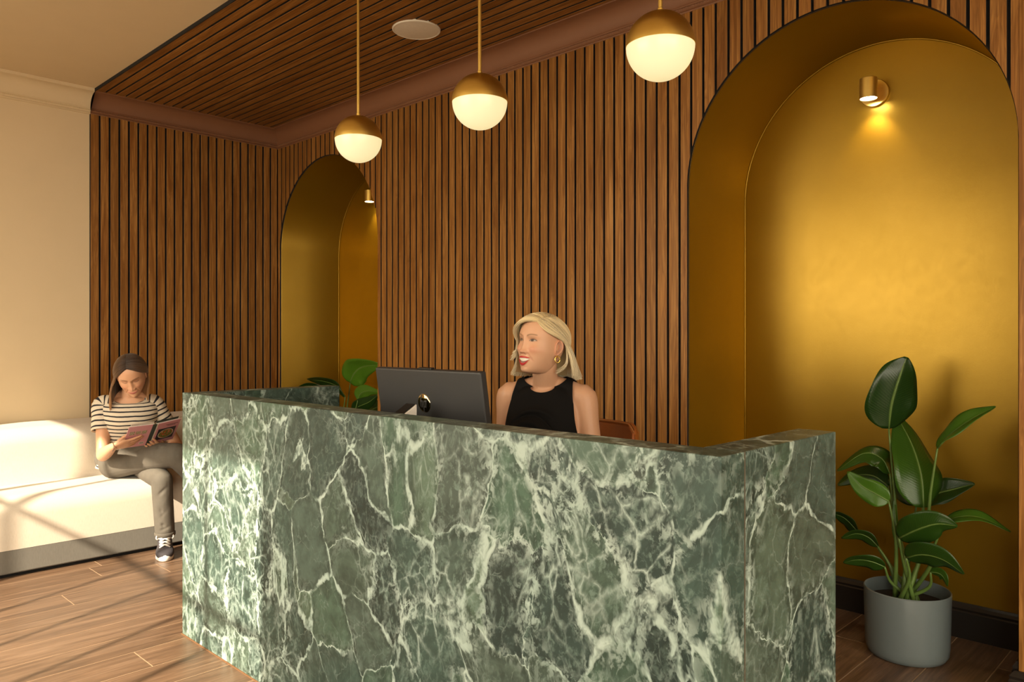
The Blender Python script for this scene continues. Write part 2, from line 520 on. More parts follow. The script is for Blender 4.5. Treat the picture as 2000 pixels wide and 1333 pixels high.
x = XE + SLAT_T + 0.004
while x < 0.62:
    x1 = x + SLAT_W; done = False
    for n in NICHES:
        lo, hi = n[0] - 0.004, n[1] + 0.004
        if x1 > lo and x < hi:
            done = True
            if x < lo:                              # keep the strip left of the jamb full height
                if lo - x > 0.004:
                    o = obj('slat', slat_mesh(lo - x, CORNICE_Z + 0.03, 'y'), None, None, (x, YB, 0)); o.parent = wall_back
                arched_slat(lo, x1, n)
            elif x1 > hi:
                arched_slat(x, hi, n)
                o = obj('slat', slat_mesh(x1 - hi, CORNICE_Z + 0.03, 'y'), None, None, (hi, YB, 0)); o.parent = wall_back
            else:
                arched_slat(x, x1, n)
    if not done:
        o = obj('slat', slat_mesh(SLAT_W, CORNICE_Z + 0.03, 'y'), None, None, (x, YB, 0)); o.parent = wall_back
    x += SLAT_P

# --- end wall (far left): cream plaster, then slats
wall_left = box('wall_left', XE - 0.12, XE, FACADE - 0.1, YC, 0, CEIL + 0.02, M['cream']); tag(wall_left, kind='structure')
backing = box('slat_backing', XE - 0.12, XE, YC, YB + 0.2, 0, CEIL, M['felt'], wall_left)
y = YC + 0.003
while y + 0.02 < YB:
    w = min(SLAT_W, YB - 0.002 - y)
    o = obj('slat', slat_mesh(w, CORNICE_Z + 0.03, 'x'), None, None, (XE + SLAT_T, y, 0)); o.parent = wall_left
    y += SLAT_P

# --- ceiling: cream in front, slats over the desk
ceiling = box('ceiling', XE - 0.1, XR + 0.1, FACADE - 0.1, YC, CEIL, CEIL + 0.1, M['cream']); tag(ceiling, kind='structure')
box('slat_backing', XE - 0.1, XR + 0.1, YC, YB + 0.2, CEIL - 0.002, CEIL + 0.1, M['felt'], ceiling)
box('edge_trim', XE + 0.10, XR, YC - 0.004, YC + 0.002, CEIL - 0.020, CEIL + 0.01, M['felt'], ceiling)
bm = bmesh.new(); bm_box(bm, 0, 4.6, 0, SLAT_W, 0, SLAT_T, 0.0012, 1); cs_me = veneer(bm_mesh('slat', bm, M['slat_x']), 2)
bm = bmesh.new(); bm_box(bm, 0, 4.0, 0, SLAT_W, 0, SLAT_T, 0.0012, 1); cs_me2 = veneer(bm_mesh('slat', bm, M['slat_x']), 2)
y = YC + 0.004
while y < YB - 0.06:
    o = obj('slat', cs_me, None, None, (XE + 0.05, y, CEIL - 0.002 - SLAT_T)); o.parent = ceiling
    o = obj('slat', cs_me2, None, None, (XE + 0.05 + 4.602, y, CEIL - 0.002 - SLAT_T)); o.parent = ceiling
    y += SLAT_P

# --- cornice: beaded lower mould, deep cove
CP = [(0.0, 2.833), (0.016, 2.833), (0.019, 2.838), (0.016, 2.842), (0.014, 2.845), (0.020, 2.849), (0.023, 2.855), (0.020, 2.861), (0.017, 2.864), (0.020, 2.868), (0.018, 2.873)]
CP += [(0.018 + 0.094 * (1 - math.cos(t)), 2.873 + 0.092 * math.sin(t)) for t in np.linspace(0.05, PI / 2, 12)]
CP += [(0.114, 2.968), (0.118, 2.968), (0.118, CEIL + 0.005)]
def sweep(name, path, prof, mat):
    """path: list of (x, y, nx, ny) where n scales the projection into the room"""
    v = []; f = []; q = len(prof)
    for (px, py, nx, ny) in path:
        for (d, z) in prof: v.append((px + nx * d, py + ny * d, z))
    for i in range(len(path) - 1):
        for j in range(q - 1): f.append((i * q + j, i * q + j + 1, (i + 1) * q + j + 1, (i + 1) * q + j))
    f.append(tuple(range(q))); f.append(tuple((len(path) - 1) * q + j for j in range(q)))
    me = pmesh(name, v, f, mat); me.polygons.foreach_set('use_smooth', [True] * len(me.polygons)); me.set_sharp_from_angle(angle=math.radians(28))
    return me
trim_1 = obj('trim_1', sweep('trim_1', [(XE, FACADE, 1, 0), (XE, YC, 1, 0)], CP, M['cream'])); tag(trim_1, 'cream plaster cornice above the sofa', kind='structure')
XS_, YS_ = XE, YB + SLAT_T
trim_2 = obj('trim_2', sweep('trim_2', [(XS_, YC, 1, 0), (XS_, YS_, 1, -1), (XR, YS_, 0, -1)], CP, M['cornice_brown'])); tag(trim_2, 'brown painted cornice round the slatted ceiling', kind='structure')
def beads(name, mat, parent, items):
    v = []; f = []
    for (c, ax, d) in items:                        # small pyramidal beads
        c = Vector(c); ax = Vector(ax); d = Vector(d); up = Vector((0, 0, 1)); i = len(v)
        for sa, sb in ((-1, -1), (1, -1), (1, 1), (-1, 1)): v.append(c + ax * (0.0042 * sa) + up * (0.0042 * sb))
        v.append(c + d * 0.004)
        f += [(i, i + 1, i + 4), (i + 1, i + 2, i + 4), (i + 2, i + 3, i + 4), (i + 3, i, i + 4)]
    o = obj(name, pmesh(name, v, f, mat), None, parent); o['kind'] = 'stuff'; return o
it = [((XE + 0.0225, y_, 2.855), (0, 1, 0), (1, 0, 0)) for y_ in np.arange(0.9, YC - 0.01, 0.0115)]
beads('beading', M['cream'], trim_1, it)
it = [((XS_ + 0.0225, y_, 2.855), (0, 1, 0), (1, 0, 0)) for y_ in np.arange(YC + 0.01, YB - 0.03, 0.0115)]
it += [((x_, YS_ - 0.0225, 2.855), (1, 0, 0), (0, -1, 0)) for x_ in np.arange(XS_ + 0.03, -1.2, 0.0115)]
it += [((x_, YS_ - 0.118, 2.974), (1, 0, 0), (0, -1, 0)) for x_ in np.arange(XS_ + 0.14, -1.2, 0.0125)]
beads('beading', M['cornice_brown'], trim_2, it)

# --- the side of the room behind the camera: facade and right wall, with the shop window and the added openings
def facade():
    x0, x1 = XE - 0.1, XR + 0.1; bm = bmesh.new(); ya, yb = FACADE - 0.06, FACADE
    A, B = WIN_A, FILL_B
    for (a, b_, c, d) in ((x0, A[0], 0, CEIL), (A[1], B[0], 0, CEIL), (B[1], x1, 0, CEIL), (A[0], A[1], 0, A[2]), (A[0], A[1], A[3], CEIL), (B[0], B[1], 0, B[2]), (B[0], B[1], B[3], CEIL)):
        bm_box(bm, a, b_, ya, yb, c, d)
    return bm_mesh('wall_front', bm, M['cream'])
wall_front = obj('wall_front', facade()); tag(wall_front, kind='structure')
bm = bmesh.new(); C_ = FILL_C
for (a, b_, c, d) in ((FACADE - 0.1, C_[0], 0, CEIL + 0.1), (C_[1], YN + 0.1, 0, CEIL + 0.1), (C_[0], C_[1], 0, C_[2]), (C_[0], C_[1], C_[3], CEIL + 0.1)): bm_box(bm, XR, XR + 0.1, a, b_, c, d)
wall_right = obj('wall_right', bm_mesh('wall_right', bm, M['cream'])); tag(wall_right, kind='structure')
M['frame'] = plain('dark_window_frame', (0.02, 0.018, 0.016), 0.5)
window_1 = empty('window_1', ((WIN_A[0] + WIN_A[1]) / 2, FACADE, WIN_A[2]), kind='structure')
for xb, wd in ((-2.213, 0.022), (-2.650, 0.022), (-3.087, 0.022), (-3.524, 0.022), (-4.020, 0.030), (-4.29, 0.055)):
    box('glazing_bar', xb - wd / 2, xb + wd / 2, FACADE - 0.045, FACADE - 0.015, WIN_A[2], WIN_A[3], M['frame'], window_1)
box('transom', WIN_A[0], WIN_A[1], FACADE - 0.045, FACADE - 0.015, 2.008, 2.032, M['frame'], window_1)
M['paving'] = plain('paving_outside', (0.28, 0.25, 0.21), 0.9)
path = box('pavement_outside', -14, 16, -16, 12, -0.4, -0.2, M['paving']); tag(path, 'grey paving outside the shop window', kind='structure')
# ================================================================== RECEPTION DESK
DXL, DXR, DY, DH = -3.391, -0.790, 1.419, 1.056
DDL, DDR, DT = 0.735, 0.586, 0.10
desk = empty('reception_desk', ((DXL + DXR) / 2, DY + 0.3, 0), 'long green marble reception desk with white veining', 'desk')
bm = bmesh.new(); bm_box(bm, DXL, DXR, DY, DY + DT, 0.0, DH, 0.0025, 2)
obj('front_panel', bm_mesh('front_panel', bm, M['marble']), None, desk)
for nm, xa, xb, d in (('side_panel', DXL, DXL + DT, DDL), ('side_panel', DXR - DT, DXR, DDR)):
    bm = bmesh.new(); bm_box(bm, 0, xb - xa, 0, d - DT, 0.0, DH, 0.0025, 2)
    me = bm_mesh(nm, bm, M['marble'])
    o = obj(nm, me); o.parent = desk; o.location = Vector((xa, DY + DT + 0.0006, 0)) - desk.location
M['joint'] = plain('resin_joint', (0.10, 0.085, 0.06), 0.6)
box('corner_joint', DXR - 0.004, DXR + 0.0006, DY + DT - 0.0016, DY + DT + 0.0022, 0.0, DH, M['joint'], desk)
M['kerf'] = plain('oak_edge_strip', (0.17, 0.085, 0.035), 0.7)
box('base_strip', DXL - 0.004, DXR + 0.004, DY - 0.004, DY + 0.004, 0.0, 0.004, M['kerf'], desk)
M['worktop'] = plain('dark_worktop', (0.05, 0.042, 0.036), 0.5)
box('worktop', DXL + DT + 0.001, DXR - DT - 0.001, DY + DT + 0.001, DY + DT + 0.58, 0.715, 0.745, M['worktop'], desk, 0.003, 2)
for xx in (DXL + DT + 0.002, -2.75, -1.35, DXR - DT - 0.422):
    box('pedestal', xx, xx + 0.42, DY + DT + 0.002, DY + DT + 0.50, 0.0, 0.7145, M['worktop'], desk, 0.003, 1)
# ================================================================== LAMPS
M['glow'] = emitter('opal_glass_lit', (1.0, 0.84, 0.43), 0.70)
M['led'] = emitter('led_disc', (1.0, 0.93, 0.80), 30.0)
PEND_Y, PEND_Z, PEND_R = 2.0, 2.183, 0.1035
for px, lab in ((-2.904, 'brass and opal globe pendant lamp, farthest, over the monitor side'), (-2.115, 'brass and opal globe pendant lamp, middle of the row of three'), (-1.317, 'brass and opal globe pendant lamp, largest in view, beside the big gold niche')):
    p = empty('pendant_lamp', (px, PEND_Y, PEND_Z - PEND_R), lab, 'lamp', 'globe pendants over the reception desk')
    c = (px, PEND_Y, PEND_Z)
    cap = [(PEND_R * 1.012 * math.cos(t), PEND_R * 1.012 * math.sin(t)) for t in np.linspace(0.0, PI / 2 - 0.07, 18)]
    cap = [(PEND_R * 0.97, -0.002), (PEND_R * 1.012, -0.002)] + cap + [(0.0, PEND_R * 1.00200)]
    obj('brass_cap', lathe_mesh('brass_cap', cap, 56, M['brass'], c), None, p)
    gl = [(0.0, -PEND_R)] + [(PEND_R * math.cos(t), PEND_R * math.sin(t)) for t in np.linspace(-PI / 2 + 0.07, -0.01, 18)] + [(0.0, -0.001)]
    obj('opal_globe', lathe_mesh('opal_globe', gl, 56, M['glow'], c), None, p)
    obj('rod', lathe_mesh('rod', [(0.0085, PEND_R - 0.004), (0.0085, PEND_R + 0.012), (0.0065, PEND_R + 0.014), (0.0065, CEIL - 0.03 - PEND_Z)], 16, M['brass'], c), None, p)
    obj('ceiling_rose', lathe_mesh('ceiling_rose', [(0.05, CEIL - 0.0165 - PEND_Z), (0.05, CEIL - 0.032 - PEND_Z), (0.044, CEIL - 0.037 - PEND_Z), (0.0, CEIL - 0.037 - PEND_Z)][::-1], 40, M['brass'], c), None, p)

for sx, lab, gap in ((-1.300, 'small brass cylinder spotlight in the large gold niche', 0), (-5.180, 'small brass cylinder spotlight in the far gold niche', 0)):
    sz = 2.432
    s = empty('wall_spotlight', (sx, YN, sz), lab, 'lamp', 'brass wall spotlights in the niches')
    # round back plate (axis along Y)
    me = lathe_mesh('back_plate', [(0.0, 0.0), (0.060, 0.0), (0.063, 0.003), (0.063, 0.014), (0.061, 0.016), (0.0, 0.016)], 48, M['brass'])
    for vv in me.vertices: vv.co = (sx + vv.co.x, YN - 0.0005 - vv.co.z, sz + vv.co.y)
    me.update(); obj('back_plate', me, None, s)
    me = lathe_mesh('stem', [(0.010, 0.0), (0.010, 0.04)], 16, M['brass'])
    for vv in me.vertices: vv.co = (sx + vv.co.x, YN - 0.016 - vv.co.z, sz + vv.co.y)
    me.update(); obj('stem', me, None, s)
    cy = YN - 0.085
    me = lathe_mesh('barrel', [(0.0, 0.046), (0.036, 0.046), (0.038, 0.044), (0.038, -0.046), (0.0355, -0.046), (0.0355, -0.040), (0.0, -0.040)], 40, M['brass'], (sx, cy, sz + 0.004))
    obj('barrel', me, None, s)
    me = lathe_mesh('lens', [(0.0355, -0.0445), (0.0, -0.0455)], 32, M['led'], (sx, cy, sz + 0.004))
    obj('lens', me, None, s)
    ld = bpy.data.lights.new('spot_beam', 'SPOT'); ld.energy = 9; ld.color = (1.0, 0.80, 0.5); ld.spot_size = math.radians(85); ld.spot_blend = 0.8; ld.shadow_soft_size = 0.025
    lo = bpy.data.objects.new('spot_beam', ld); COL.objects.link(lo); lo.location = (sx, cy, sz - 0.046); lo.rotation_euler = (math.radians(22), 0, 0)

spk = empty('ceiling_speaker', (-3.30, 2.648, CEIL - 0.016), 'round white flush speaker set in the slatted ceiling', 'speaker')
obj('grille', lathe_mesh('grille', [(0.0, -0.006), (0.115, -0.005), (0.121, -0.004)], 56, M['white'], (-3.30, 2.648, CEIL - 0.018)), None, spk)
obj('rim', lathe_mesh('rim', [(0.121, 0.006), (0.121, -0.005), (0.126, -0.006), (0.130, -0.003), (0.131, 0.006)], 56, M['white'], (-3.30, 2.648, CEIL - 0.018)), None, spk)

# skirting along the slatted wall, wrapping the niche edges
SK = [(0.0, 0.0), (0.024, 0.0), (0.024, 0.088), (0.020, 0.094), (0.022, 0.104), (0.014, 0.115), (0.008, 0.122), (0.0, 0.122)]
baseboard_back = obj('baseboard_back', sweep('baseboard_back', [(NICHES[0][1] - 0.004, YB, 0, -1), (NICHES[1][0] + 0.004, YB, 0, -1)], SK, M['black_skirting'])); tag(baseboard_back, kind='structure')
bb = obj('skirting', sweep('skirting', [(NICHES[1][1] + 0.001, YB + 0.012, -1, 0), (NICHES[1][1] + 0.001, YB, -1, -1), (XR, YB, 0, -1)], SK, M['black_skirting']), None, baseboard_back)

# ================================================================== SOFA
def fabric(name, c1, c2, rough=0.9, weave=900, bump=0.3):
    m, nt, b = new_mat(name); N = NT(nt)
    tc = N.n('ShaderNodeTexCoord').outputs['Object']
    wv = N.noise(N.vscale(tc, (1, 1, 0.12)), weave * 0.4, 2, 0.6)
    n2 = N.noise(tc, 9, 3, 0.5)
    c = N.mix(wv, c1, c2); c = N.mix(N.math('MULTIPLY', n2, 0.12), c, [x * 0.6 for x in c1])
    N.l(c, b.inputs['Base Color']); b.inputs['Roughness'].default_value = rough
    b.inputs['Sheen Weight'].default_value = 0.15
    N.bump(wv, bump, 0.001, b)
    return m
M['linen'] = fabric('ivory_linen', (0.60, 0.52, 0.42), (0.74, 0.67, 0.57))
M['grey_weave'] = fabric('grey_plinth_cloth', (0.130, 0.122, 0.104), (0.195, 0.184, 0.158))
SOFA = empty('sofa', (-5.3, 1.75, 0), 'long ivory linen sofa on a grey plinth along the end wall', 'sofa')
SX = -4.84
def extrude_y(name, prof, ys, mat, parent, scale=None, smooth=30):
    """prof(list of x,z) swept along ys; scale(y) -> (dx, top factor)"""
    v = []; f = []; q = len(prof)
    for y_ in ys:
        k = scale(y_) if scale else None
        for (px, pz) in prof:
            if k: px, pz = k(px, pz)
            v.append((px, y_, pz))
    for i in range(len(ys) - 1):
        for j in range(q):
            j2 = (j + 1) % q; f.append((i * q + j, i * q + j2, (i + 1) * q + j2, (i + 1) * q + j))
    f.append(tuple(range(q - 1, -1, -1))); f.append(tuple((len(ys) - 1) * q + j for j in range(q)))
    me = pmesh(name, v, f, mat)
    bm = bmesh.new(); bm.from_mesh(me); bmesh.ops.recalc_face_normals(bm, faces=bm.faces); bm.to_mesh(me); bm.free()
    o = obj(name, me, None, parent); return autosmooth(o, smooth)
def arc(cx, cz, r, a0, a1, n=8, rz=None):
    return [(cx + r * math.cos(math.radians(a)), cz + (rz or r) * math.sin(math.radians(a))) for a in np.linspace(a0, a1, n)]
ys_s = list(np.linspace(0.30, 3.10, 57))
base_p = [(SX - 0.004, 0.022), (SX, 0.028)] + [(SX, 0.146)] + [(-5.70, 0.146), (-5.70, 0.022)]
extrude_y('plinth', base_p, ys_s, M['grey_weave'], SOFA)
box('recessed_foot', -5.66, SX - 0.03, 0.34, 3.06, 0.0, 0.024, M['felt'], SOFA)
seat_p = [(SX + 0.001, 0.148)] + arc(SX - 0.105, 0.322, 0.106, 0, 90, 10) + [(-5.10, 0.430), (-5.22, 0.428), (-5.33, 0.420), (-5.70, 0.42), (-5.70, 0.148)]
def seat_s(y_):
    t = (y_ - 1.7) / 1.4
    return lambda x_, z_: (x_ - (0.012 * t * t if x_ > -5.2 else 0), z_ + (0.006 * math.sin(y_ * 2.3) if 0.40 < z_ and x_ > -5.25 else 0))
extrude_y('seat_cushion', seat_p, ys_s, M['linen'], SOFA, seat_s)
back_p = [(-5.305, 0.40), (-5.315, 0.47), (-5.325, 0.60)] + arc(-5.430, 0.650, 0.105, 4, 100, 10, 0.100) + [(-5.56, 0.752), (-5.72, 0.752), (-5.745, 0.735), (-5.75, 0.70), (-5.75, 0.30), (-5.35, 0.30)]
def back_s(y_):
    d = max(0.0, 1.38 - y_); drop = 0.10 * (d / 0.9) ** 2
    return lambda x_, z_: (x_ - (0.0), z_ - (drop if z_ > 0.6 else 0))
extrude_y('back_cushion', back_p, ys_s, M['linen'], SOFA, back_s)

# ================================================================== MONITOR, TERMINAL, CHAIR
M['charcoal'] = plain('charcoal_plastic', (0.030, 0.030, 0.031), 0.42, noise_amt=0.1, noise_scale=300, bump=0.05)
M['black'] = plain('black_plastic', (0.010, 0.010, 0.010), 0.35)
m_, nt_, b_ = new_mat('chrome_emblem'); b_.inputs['Base Color'].default_value = (0.85, 0.72, 0.42, 1); b_.inputs['Metallic'].default_value = 1.0; b_.inputs['Roughness'].default_value = 0.06; M['chrome'] = m_
MONX, MONY, MONZ, MW, MHH, MT = -2.087, 1.705, 1.185, 0.566, 0.345, math.radians(9)
mon = empty('computer_monitor', (MONX, MONY + 0.08, 0.745), 'wide charcoal computer monitor on the desk, seen from behind', 'monitor')
def mon_map(x_, d, z_):
    """x along width, d depth behind the back face (towards the user), z down from the top edge"""
    return (MONX + x_, MONY + d * math.cos(MT) + z_ * math.sin(MT), MONZ - z_ * math.cos(MT) + d * math.sin(MT))
def mon_box(name, x0, x1, d0, d1, z0, z1, mat, bev=0.003, parent=None):
    bm = bmesh.new(); bm_box(bm, x0, x1, d0, d1, z0, z1, bev, 2)
    for v in bm.verts: v.co = Vector(mon_map(*v.co))
    return obj(name, bm_mesh(name, bm, mat), None, parent or mon)
shell = mon_box('rear_shell', -MW / 2, MW / 2, 0.0, 0.030, 0.0, MHH, M['charcoal'], 0.006)
mon_box('screen', -MW / 2 + 0.008, MW / 2 - 0.008, 0.0302, 0.032, 0.010, MHH - 0.02, M['black'], 0.0005)
mon_box('webcam', -0.035, 0.035, 0.004, 0.022, -0.006, 0.001, M['black'], 0.002)
mon_box('vent_bar', -0.15, 0.15, -0.0015, 0.004, 0.275, 0.300, M['black'], 0.001)
# emblem: mirror disc with raised strokes
ER = 0.0335
EX, EZ = -0.018, 0.119
def dome(x_, z_): return -0.0012 - 0.0042 * max(0.0, 1 - (x_ * x_ + z_ * z_) / ER ** 2)
ev = [mon_map(EX, dome(0, 0), EZ)]; ef = []
for i in range(1, 8):
    for k in range(48):
        a = 2 * PI * k / 48; r_ = ER * i / 7; xx, zz_ = r_ * math.cos(a), r_ * math.sin(a); ev.append(mon_map(EX + xx, dome(xx, zz_), EZ - zz_))
for k in range(48): ev.append(mon_map(EX + ER * math.cos(2 * PI * k / 48), 0.0005, EZ - ER * math.sin(2 * PI * k / 48)))
for k in range(48): ef.append((0, 1 + k, 1 + (k + 1) % 48))
for i in range(7):
    for k in range(48): ef.append((1 + i * 48 + k, 1 + (i + 1) * 48 + k, 1 + (i + 1) * 48 + (k + 1) % 48, 1 + i * 48 + (k + 1) % 48))
emb = obj('emblem', pmesh('emblem', ev, ef, M['chrome'], True), None, mon)
bm = bmesh.new()
def stroke(x0, z0, x1, z1, w):
    """slanted raised bar in emblem coordinates (z up), following the dome"""
    K = 7; rows = []
    for i in range(K):
        t = i / (K - 1); za = z0 + (z1 - z0) * t; row = []
        for dd in (-0.0013, 0.0012):
            for xa in (x0, x0 + w):
                xs_ = xa + 0.22 * za; row.append(bm.verts.new(mon_map(EX + xs_, dome(xs_, za) + dd, EZ - za)))
        rows.append(row)
    for i in range(K - 1):
        p, q = rows[i], rows[i + 1]
        for (a_, b_) in ((0, 1), (1, 3), (3, 2), (2, 0)): bm.faces.new((p[a_], p[b_], q[b_], q[a_]))
    for r_ in (rows[0], rows[-1]): bm.faces.new((r_[0], r_[1], r_[3], r_[2]))
W = 0.0042
stroke(-0.0155, -0.014, -0.0155, 0.0315, W); stroke(-0.0115, 0.0070, -0.0115, 0.0112, 0.009); stroke(-0.0060, -0.014, -0.0060, 0.0100, W)
stroke(0.0035, -0.0315, 0.0035, 0.0112, W); stroke(0.0070, 0.0070, 0.0070, 0.0112, 0.008); stroke(0.0130, -0.014, 0.0130, 0.0112, W); stroke(0.0070, -0.014, 0.0070, -0.0100, 0.008)
obj('emblem_letters', bm_mesh('emblem_letters', bm, M['charcoal']), None, emb)
tube('stand_neck', [(MONX, MONY + 0.095, 0.757), (MONX, MONY + 0.10, 0.85), (MONX, MONY + 0.085, 0.95), (MONX, MONY + 0.060, 1.0)], [(0.035, 0.012)] * 4, M['black'], mon, 12)
box('stand_base', MONX - 0.12, MONX + 0.12, MONY + 0.0, MONY + 0.20, 0.745, 0.757, M['black'], mon, 0.004)

M['white_plastic'] = plain('white_plastic', (0.75, 0.70, 0.64), 0.35)
TX, TY = -2.080, 1.590
term = empty('card_terminal', (TX, TY, 0.745), 'small white card terminal with dark sloping face behind the counter top', 'terminal')
def wedge(name, x0, x1, pts, mat, parent):
    v = [(x_, y_, z_) for x_ in (x0, x1) for (y_, z_) in pts]; n = len(pts)
    f = [tuple(range(n - 1, -1, -1)), tuple(range(n, 2 * n))] + [(i, (i + 1) % n, n + (i + 1) % n, n + i) for i in range(n)]
    bm = bmesh.new(); me = pmesh(name, v, f); bm.from_mesh(me); bmesh.ops.bevel(bm, geom=bm.edges[:], offset=0.002, segments=2, affect='EDGES')
    return obj(name, bm_mesh(name, bm, mat), None, parent)
wedge('body', TX - 0.027, TX + 0.027, [(TY - 0.045, 1.01200), (TY + 0.060, 1.07200), (TY + 0.060, 1.00200), (TY - 0.045, 0.99000)], M['white_plastic'], term)
wedge('screen', TX - 0.024, TX + 0.024, [(TY - 0.042, 1.01450), (TY + 0.056, 1.07050), (TY + 0.055, 1.07350), (TY - 0.043, 1.01750)], M['black'], term)
tube('stand', [(TX, TY + 0.02, 0.752), (TX, TY + 0.02, 1.003)], 0.012, M['black'], term, 12)
obj('stand_base', lathe_mesh('stand_base', [(0.055, 0.0), (0.055, 0.006), (0.050, 0.009), (0.0, 0.009)], 32, M['black'], (TX, TY + 0.02, 0.745)), None, term)

M['tan'] = plain('tan_leather', (0.30, 0.085, 0.018), 0.42, noise_amt=0.15, noise_scale=40, bump=0.15)
M['tan_piping'] = plain('tan_piping', (0.40, 0.15, 0.045), 0.5)
CHX, CHY = -2.10, 2.42
ch = empty('desk_chair', (CHX, CHY, 0), 'tan leather desk chair behind the reception counter', 'chair')
box('seat', CHX - 0.24, CHX + 0.24, CHY - 0.26, CHY + 0.20, 0.40, 0.475, M['tan'], ch, 0.03, 4, True)
def chair_back():
    v = []; f = []; n = 25; m = 9
    for side in (0, 1):
        for i in range(n):
            a = -1 + 2 * i / (n - 1); x_ = CHX + 0.250 * a
            yb = CHY + 0.235 - 0.075 * a * a
            for j in range(m):
                t = j / (m - 1); z_ = 0.52 + 0.418 * t - 0.030 * max(0, abs(a) - 0.86) / 0.14 * t
                v.append((x_, yb + (0.048 if side else 0.0) + 0.035 * t, z_))
    for i in range(n - 1):
        for j in range(m - 1):
            k = i * m + j; f.append((k, k + 1, k + m + 1, k + m)); k += n * m; f.append((k, k + m, k + m + 1, k + 1))
    N_ = n * m
    for i in range(n - 1):
        f.append((i * m, (i + 1) * m, N_ + (i + 1) * m, N_ + i * m)); k = m - 1
        f.append((i * m + k, N_ + i * m + k, N_ + (i + 1) * m + k, (i + 1) * m + k))
    for j in range(m - 1):
        f.append((j, N_ + j, N_ + j + 1, j + 1)); k = (n - 1) * m; f.append((k + j, k + j + 1, N_ + k + j + 1, N_ + k + j))
    me = pmesh('backrest', v, f, M['tan']); bm = bmesh.new(); bm.from_mesh(me); bmesh.ops.recalc_face_normals(bm, faces=bm.faces)
    sharp = [e for e in bm.edges if len(e.link_faces) == 2 and e.calc_face_angle() > 0.8]
    bmesh.ops.bevel(bm, geom=sharp, offset=0.012, segments=3, affect='EDGES'); bm.to_mesh(me); bm.free()
    return me
o = obj('backrest', chair_back(), None, ch); autosmooth(o, 60)
pip = [(CHX + 0.250 * a, CHY + 0.235 - 0.075 * a * a + 0.036 - 0.001, 0.937 - 0.030 * max(0, abs(a) - 0.86) / 0.14) for a in np.linspace(-1, 1, 25)]
tube('piping', pip, 0.004, M['tan_piping'], ch, 6)
tube('back_bracket', [(CHX, CHY + 0.15, 0.395), (CHX, CHY + 0.262, 0.42), (CHX, CHY + 0.290, 0.56)], [(0.03, 0.008)] * 3, M['black'], ch, 10)
obj('gas_column', lathe_mesh('gas_column', [(0.03, 0.09), (0.03, 0.22), (0.018, 0.225), (0.018, 0.399)], 20, M['black'], (CHX, CHY, 0)), None, ch)
for k in range(5):
    a = 2 * PI * k / 5 + 0.3; dx, dy = math.cos(a), math.sin(a)
    tube('foot_spoke', [(CHX + dx * 0.02, CHY + dy * 0.02, 0.10), (CHX + dx * 0.27, CHY + dy * 0.27, 0.065)], [0.018, 0.012], M['black'], ch, 8)
    me = lathe_mesh('castor', [(0.0, -0.02), (0.026, -0.018), (0.029, 0.0), (0.026, 0.018), (0.0, 0.02)], 18, M['black'])
    for vv in me.vertices:
        x_, y_, z_ = vv.co; vv.co = (CHX + dx * 0.27 + dx * x_ - dy * z_, CHY + dy * 0.27 + dy * x_ + dx * z_, 0.030 + y_)
    me.update(); obj('castor', me, None, ch)

# ================================================================== PLANTS
def leaf_mat():
    m, nt, b = new_mat('glossy_leaf'); N = NT(nt)
    at = N.n('ShaderNodeAttribute'); at.attribute_name = 'leaf_uv'
    sep = N.n('ShaderNodeSeparateXYZ'); N.l(at.outputs['Vector'], sep.inputs[0])
    u, v = sep.outputs[0], sep.outputs[1]
    av = N.math('ABSOLUTE', v)
    st = N.math('SINE', N.math('MULTIPLY', N.math('SUBTRACT', u, N.math('MULTIPLY', av, 0.16)), 210.0))
    lit_tone = N.n('ShaderNodeSeparateColor'); N.l(N.n('ShaderNodeObjectInfo').outputs['Color'], lit_tone.inputs[0])
    c0 = N.mix(lit_tone.outputs[0], (0.010, 0.036, 0.006), (0.105, 0.255, 0.016))  # green darkened or brightened per leaf to imitate shade and light
    c = N.mix(N.ramp(st, [(0.0, 0.0), (0.7, 0.0), (1.0, 0.20)]), c0, (0.10, 0.21, 0.03))
    rib = N.ramp(av, [(0.0, 1.0), (0.035, 0.8), (0.07, 0.0)])
    c = N.mix(N.math('MULTIPLY', rib, 0.8), c, (0.20, 0.30, 0.07))
    N.l(c, b.inputs['Base Color']); b.inputs['Roughness'].default_value = 0.30
    N.bump(st, 0.07, 0.002, b)
    tr = N.n('ShaderNodeBsdfTranslucent'); N.l(N.mix(0.5, c, (0.28, 0.48, 0.02)), tr.inputs[0])
    mx = N.n('ShaderNodeMixShader'); mx.inputs[0].default_value = 0.30
    N.l(b.outputs[0], mx.inputs[1]); N.l(tr.outputs[0], mx.inputs[2])
    N.l(mx.outputs[0], nt.nodes['Material Output'].inputs['Surface'])
    return m
M['leaf'] = leaf_mat()
M['stalk'] = plain('green_stalk', (0.10, 0.17, 0.035), 0.45, noise_amt=0.25, noise_scale=18)
M['soil'] = plain('potting_soil', (0.02, 0.013, 0.008), 0.95, noise_amt=0.5, noise_scale=90, bump=0.8)
M['pot'] = plain('grey_blue_pot', (0.130, 0.158, 0.162), 0.33, noise_amt=0.04, noise_scale=30)

_f, _yaw, _hy = 1511.36, math.radians(45.785), 658.14
_fw = Vector((-math.cos(_yaw), math.sin(_yaw), 0)); _rt = Vector((_fw.y, -_fw.x, 0))
def on_plane(x_, y_, Y):
    """point at depth Y in the room seen in that direction from the photographer's spot"""
    d = _fw + _rt * ((x_ - 1000) / _f) + Vector((0, 0, -(y_ - _hy) / _f))
    return Vector((0, 0, CAM_H)) + d * (Y / d.y)

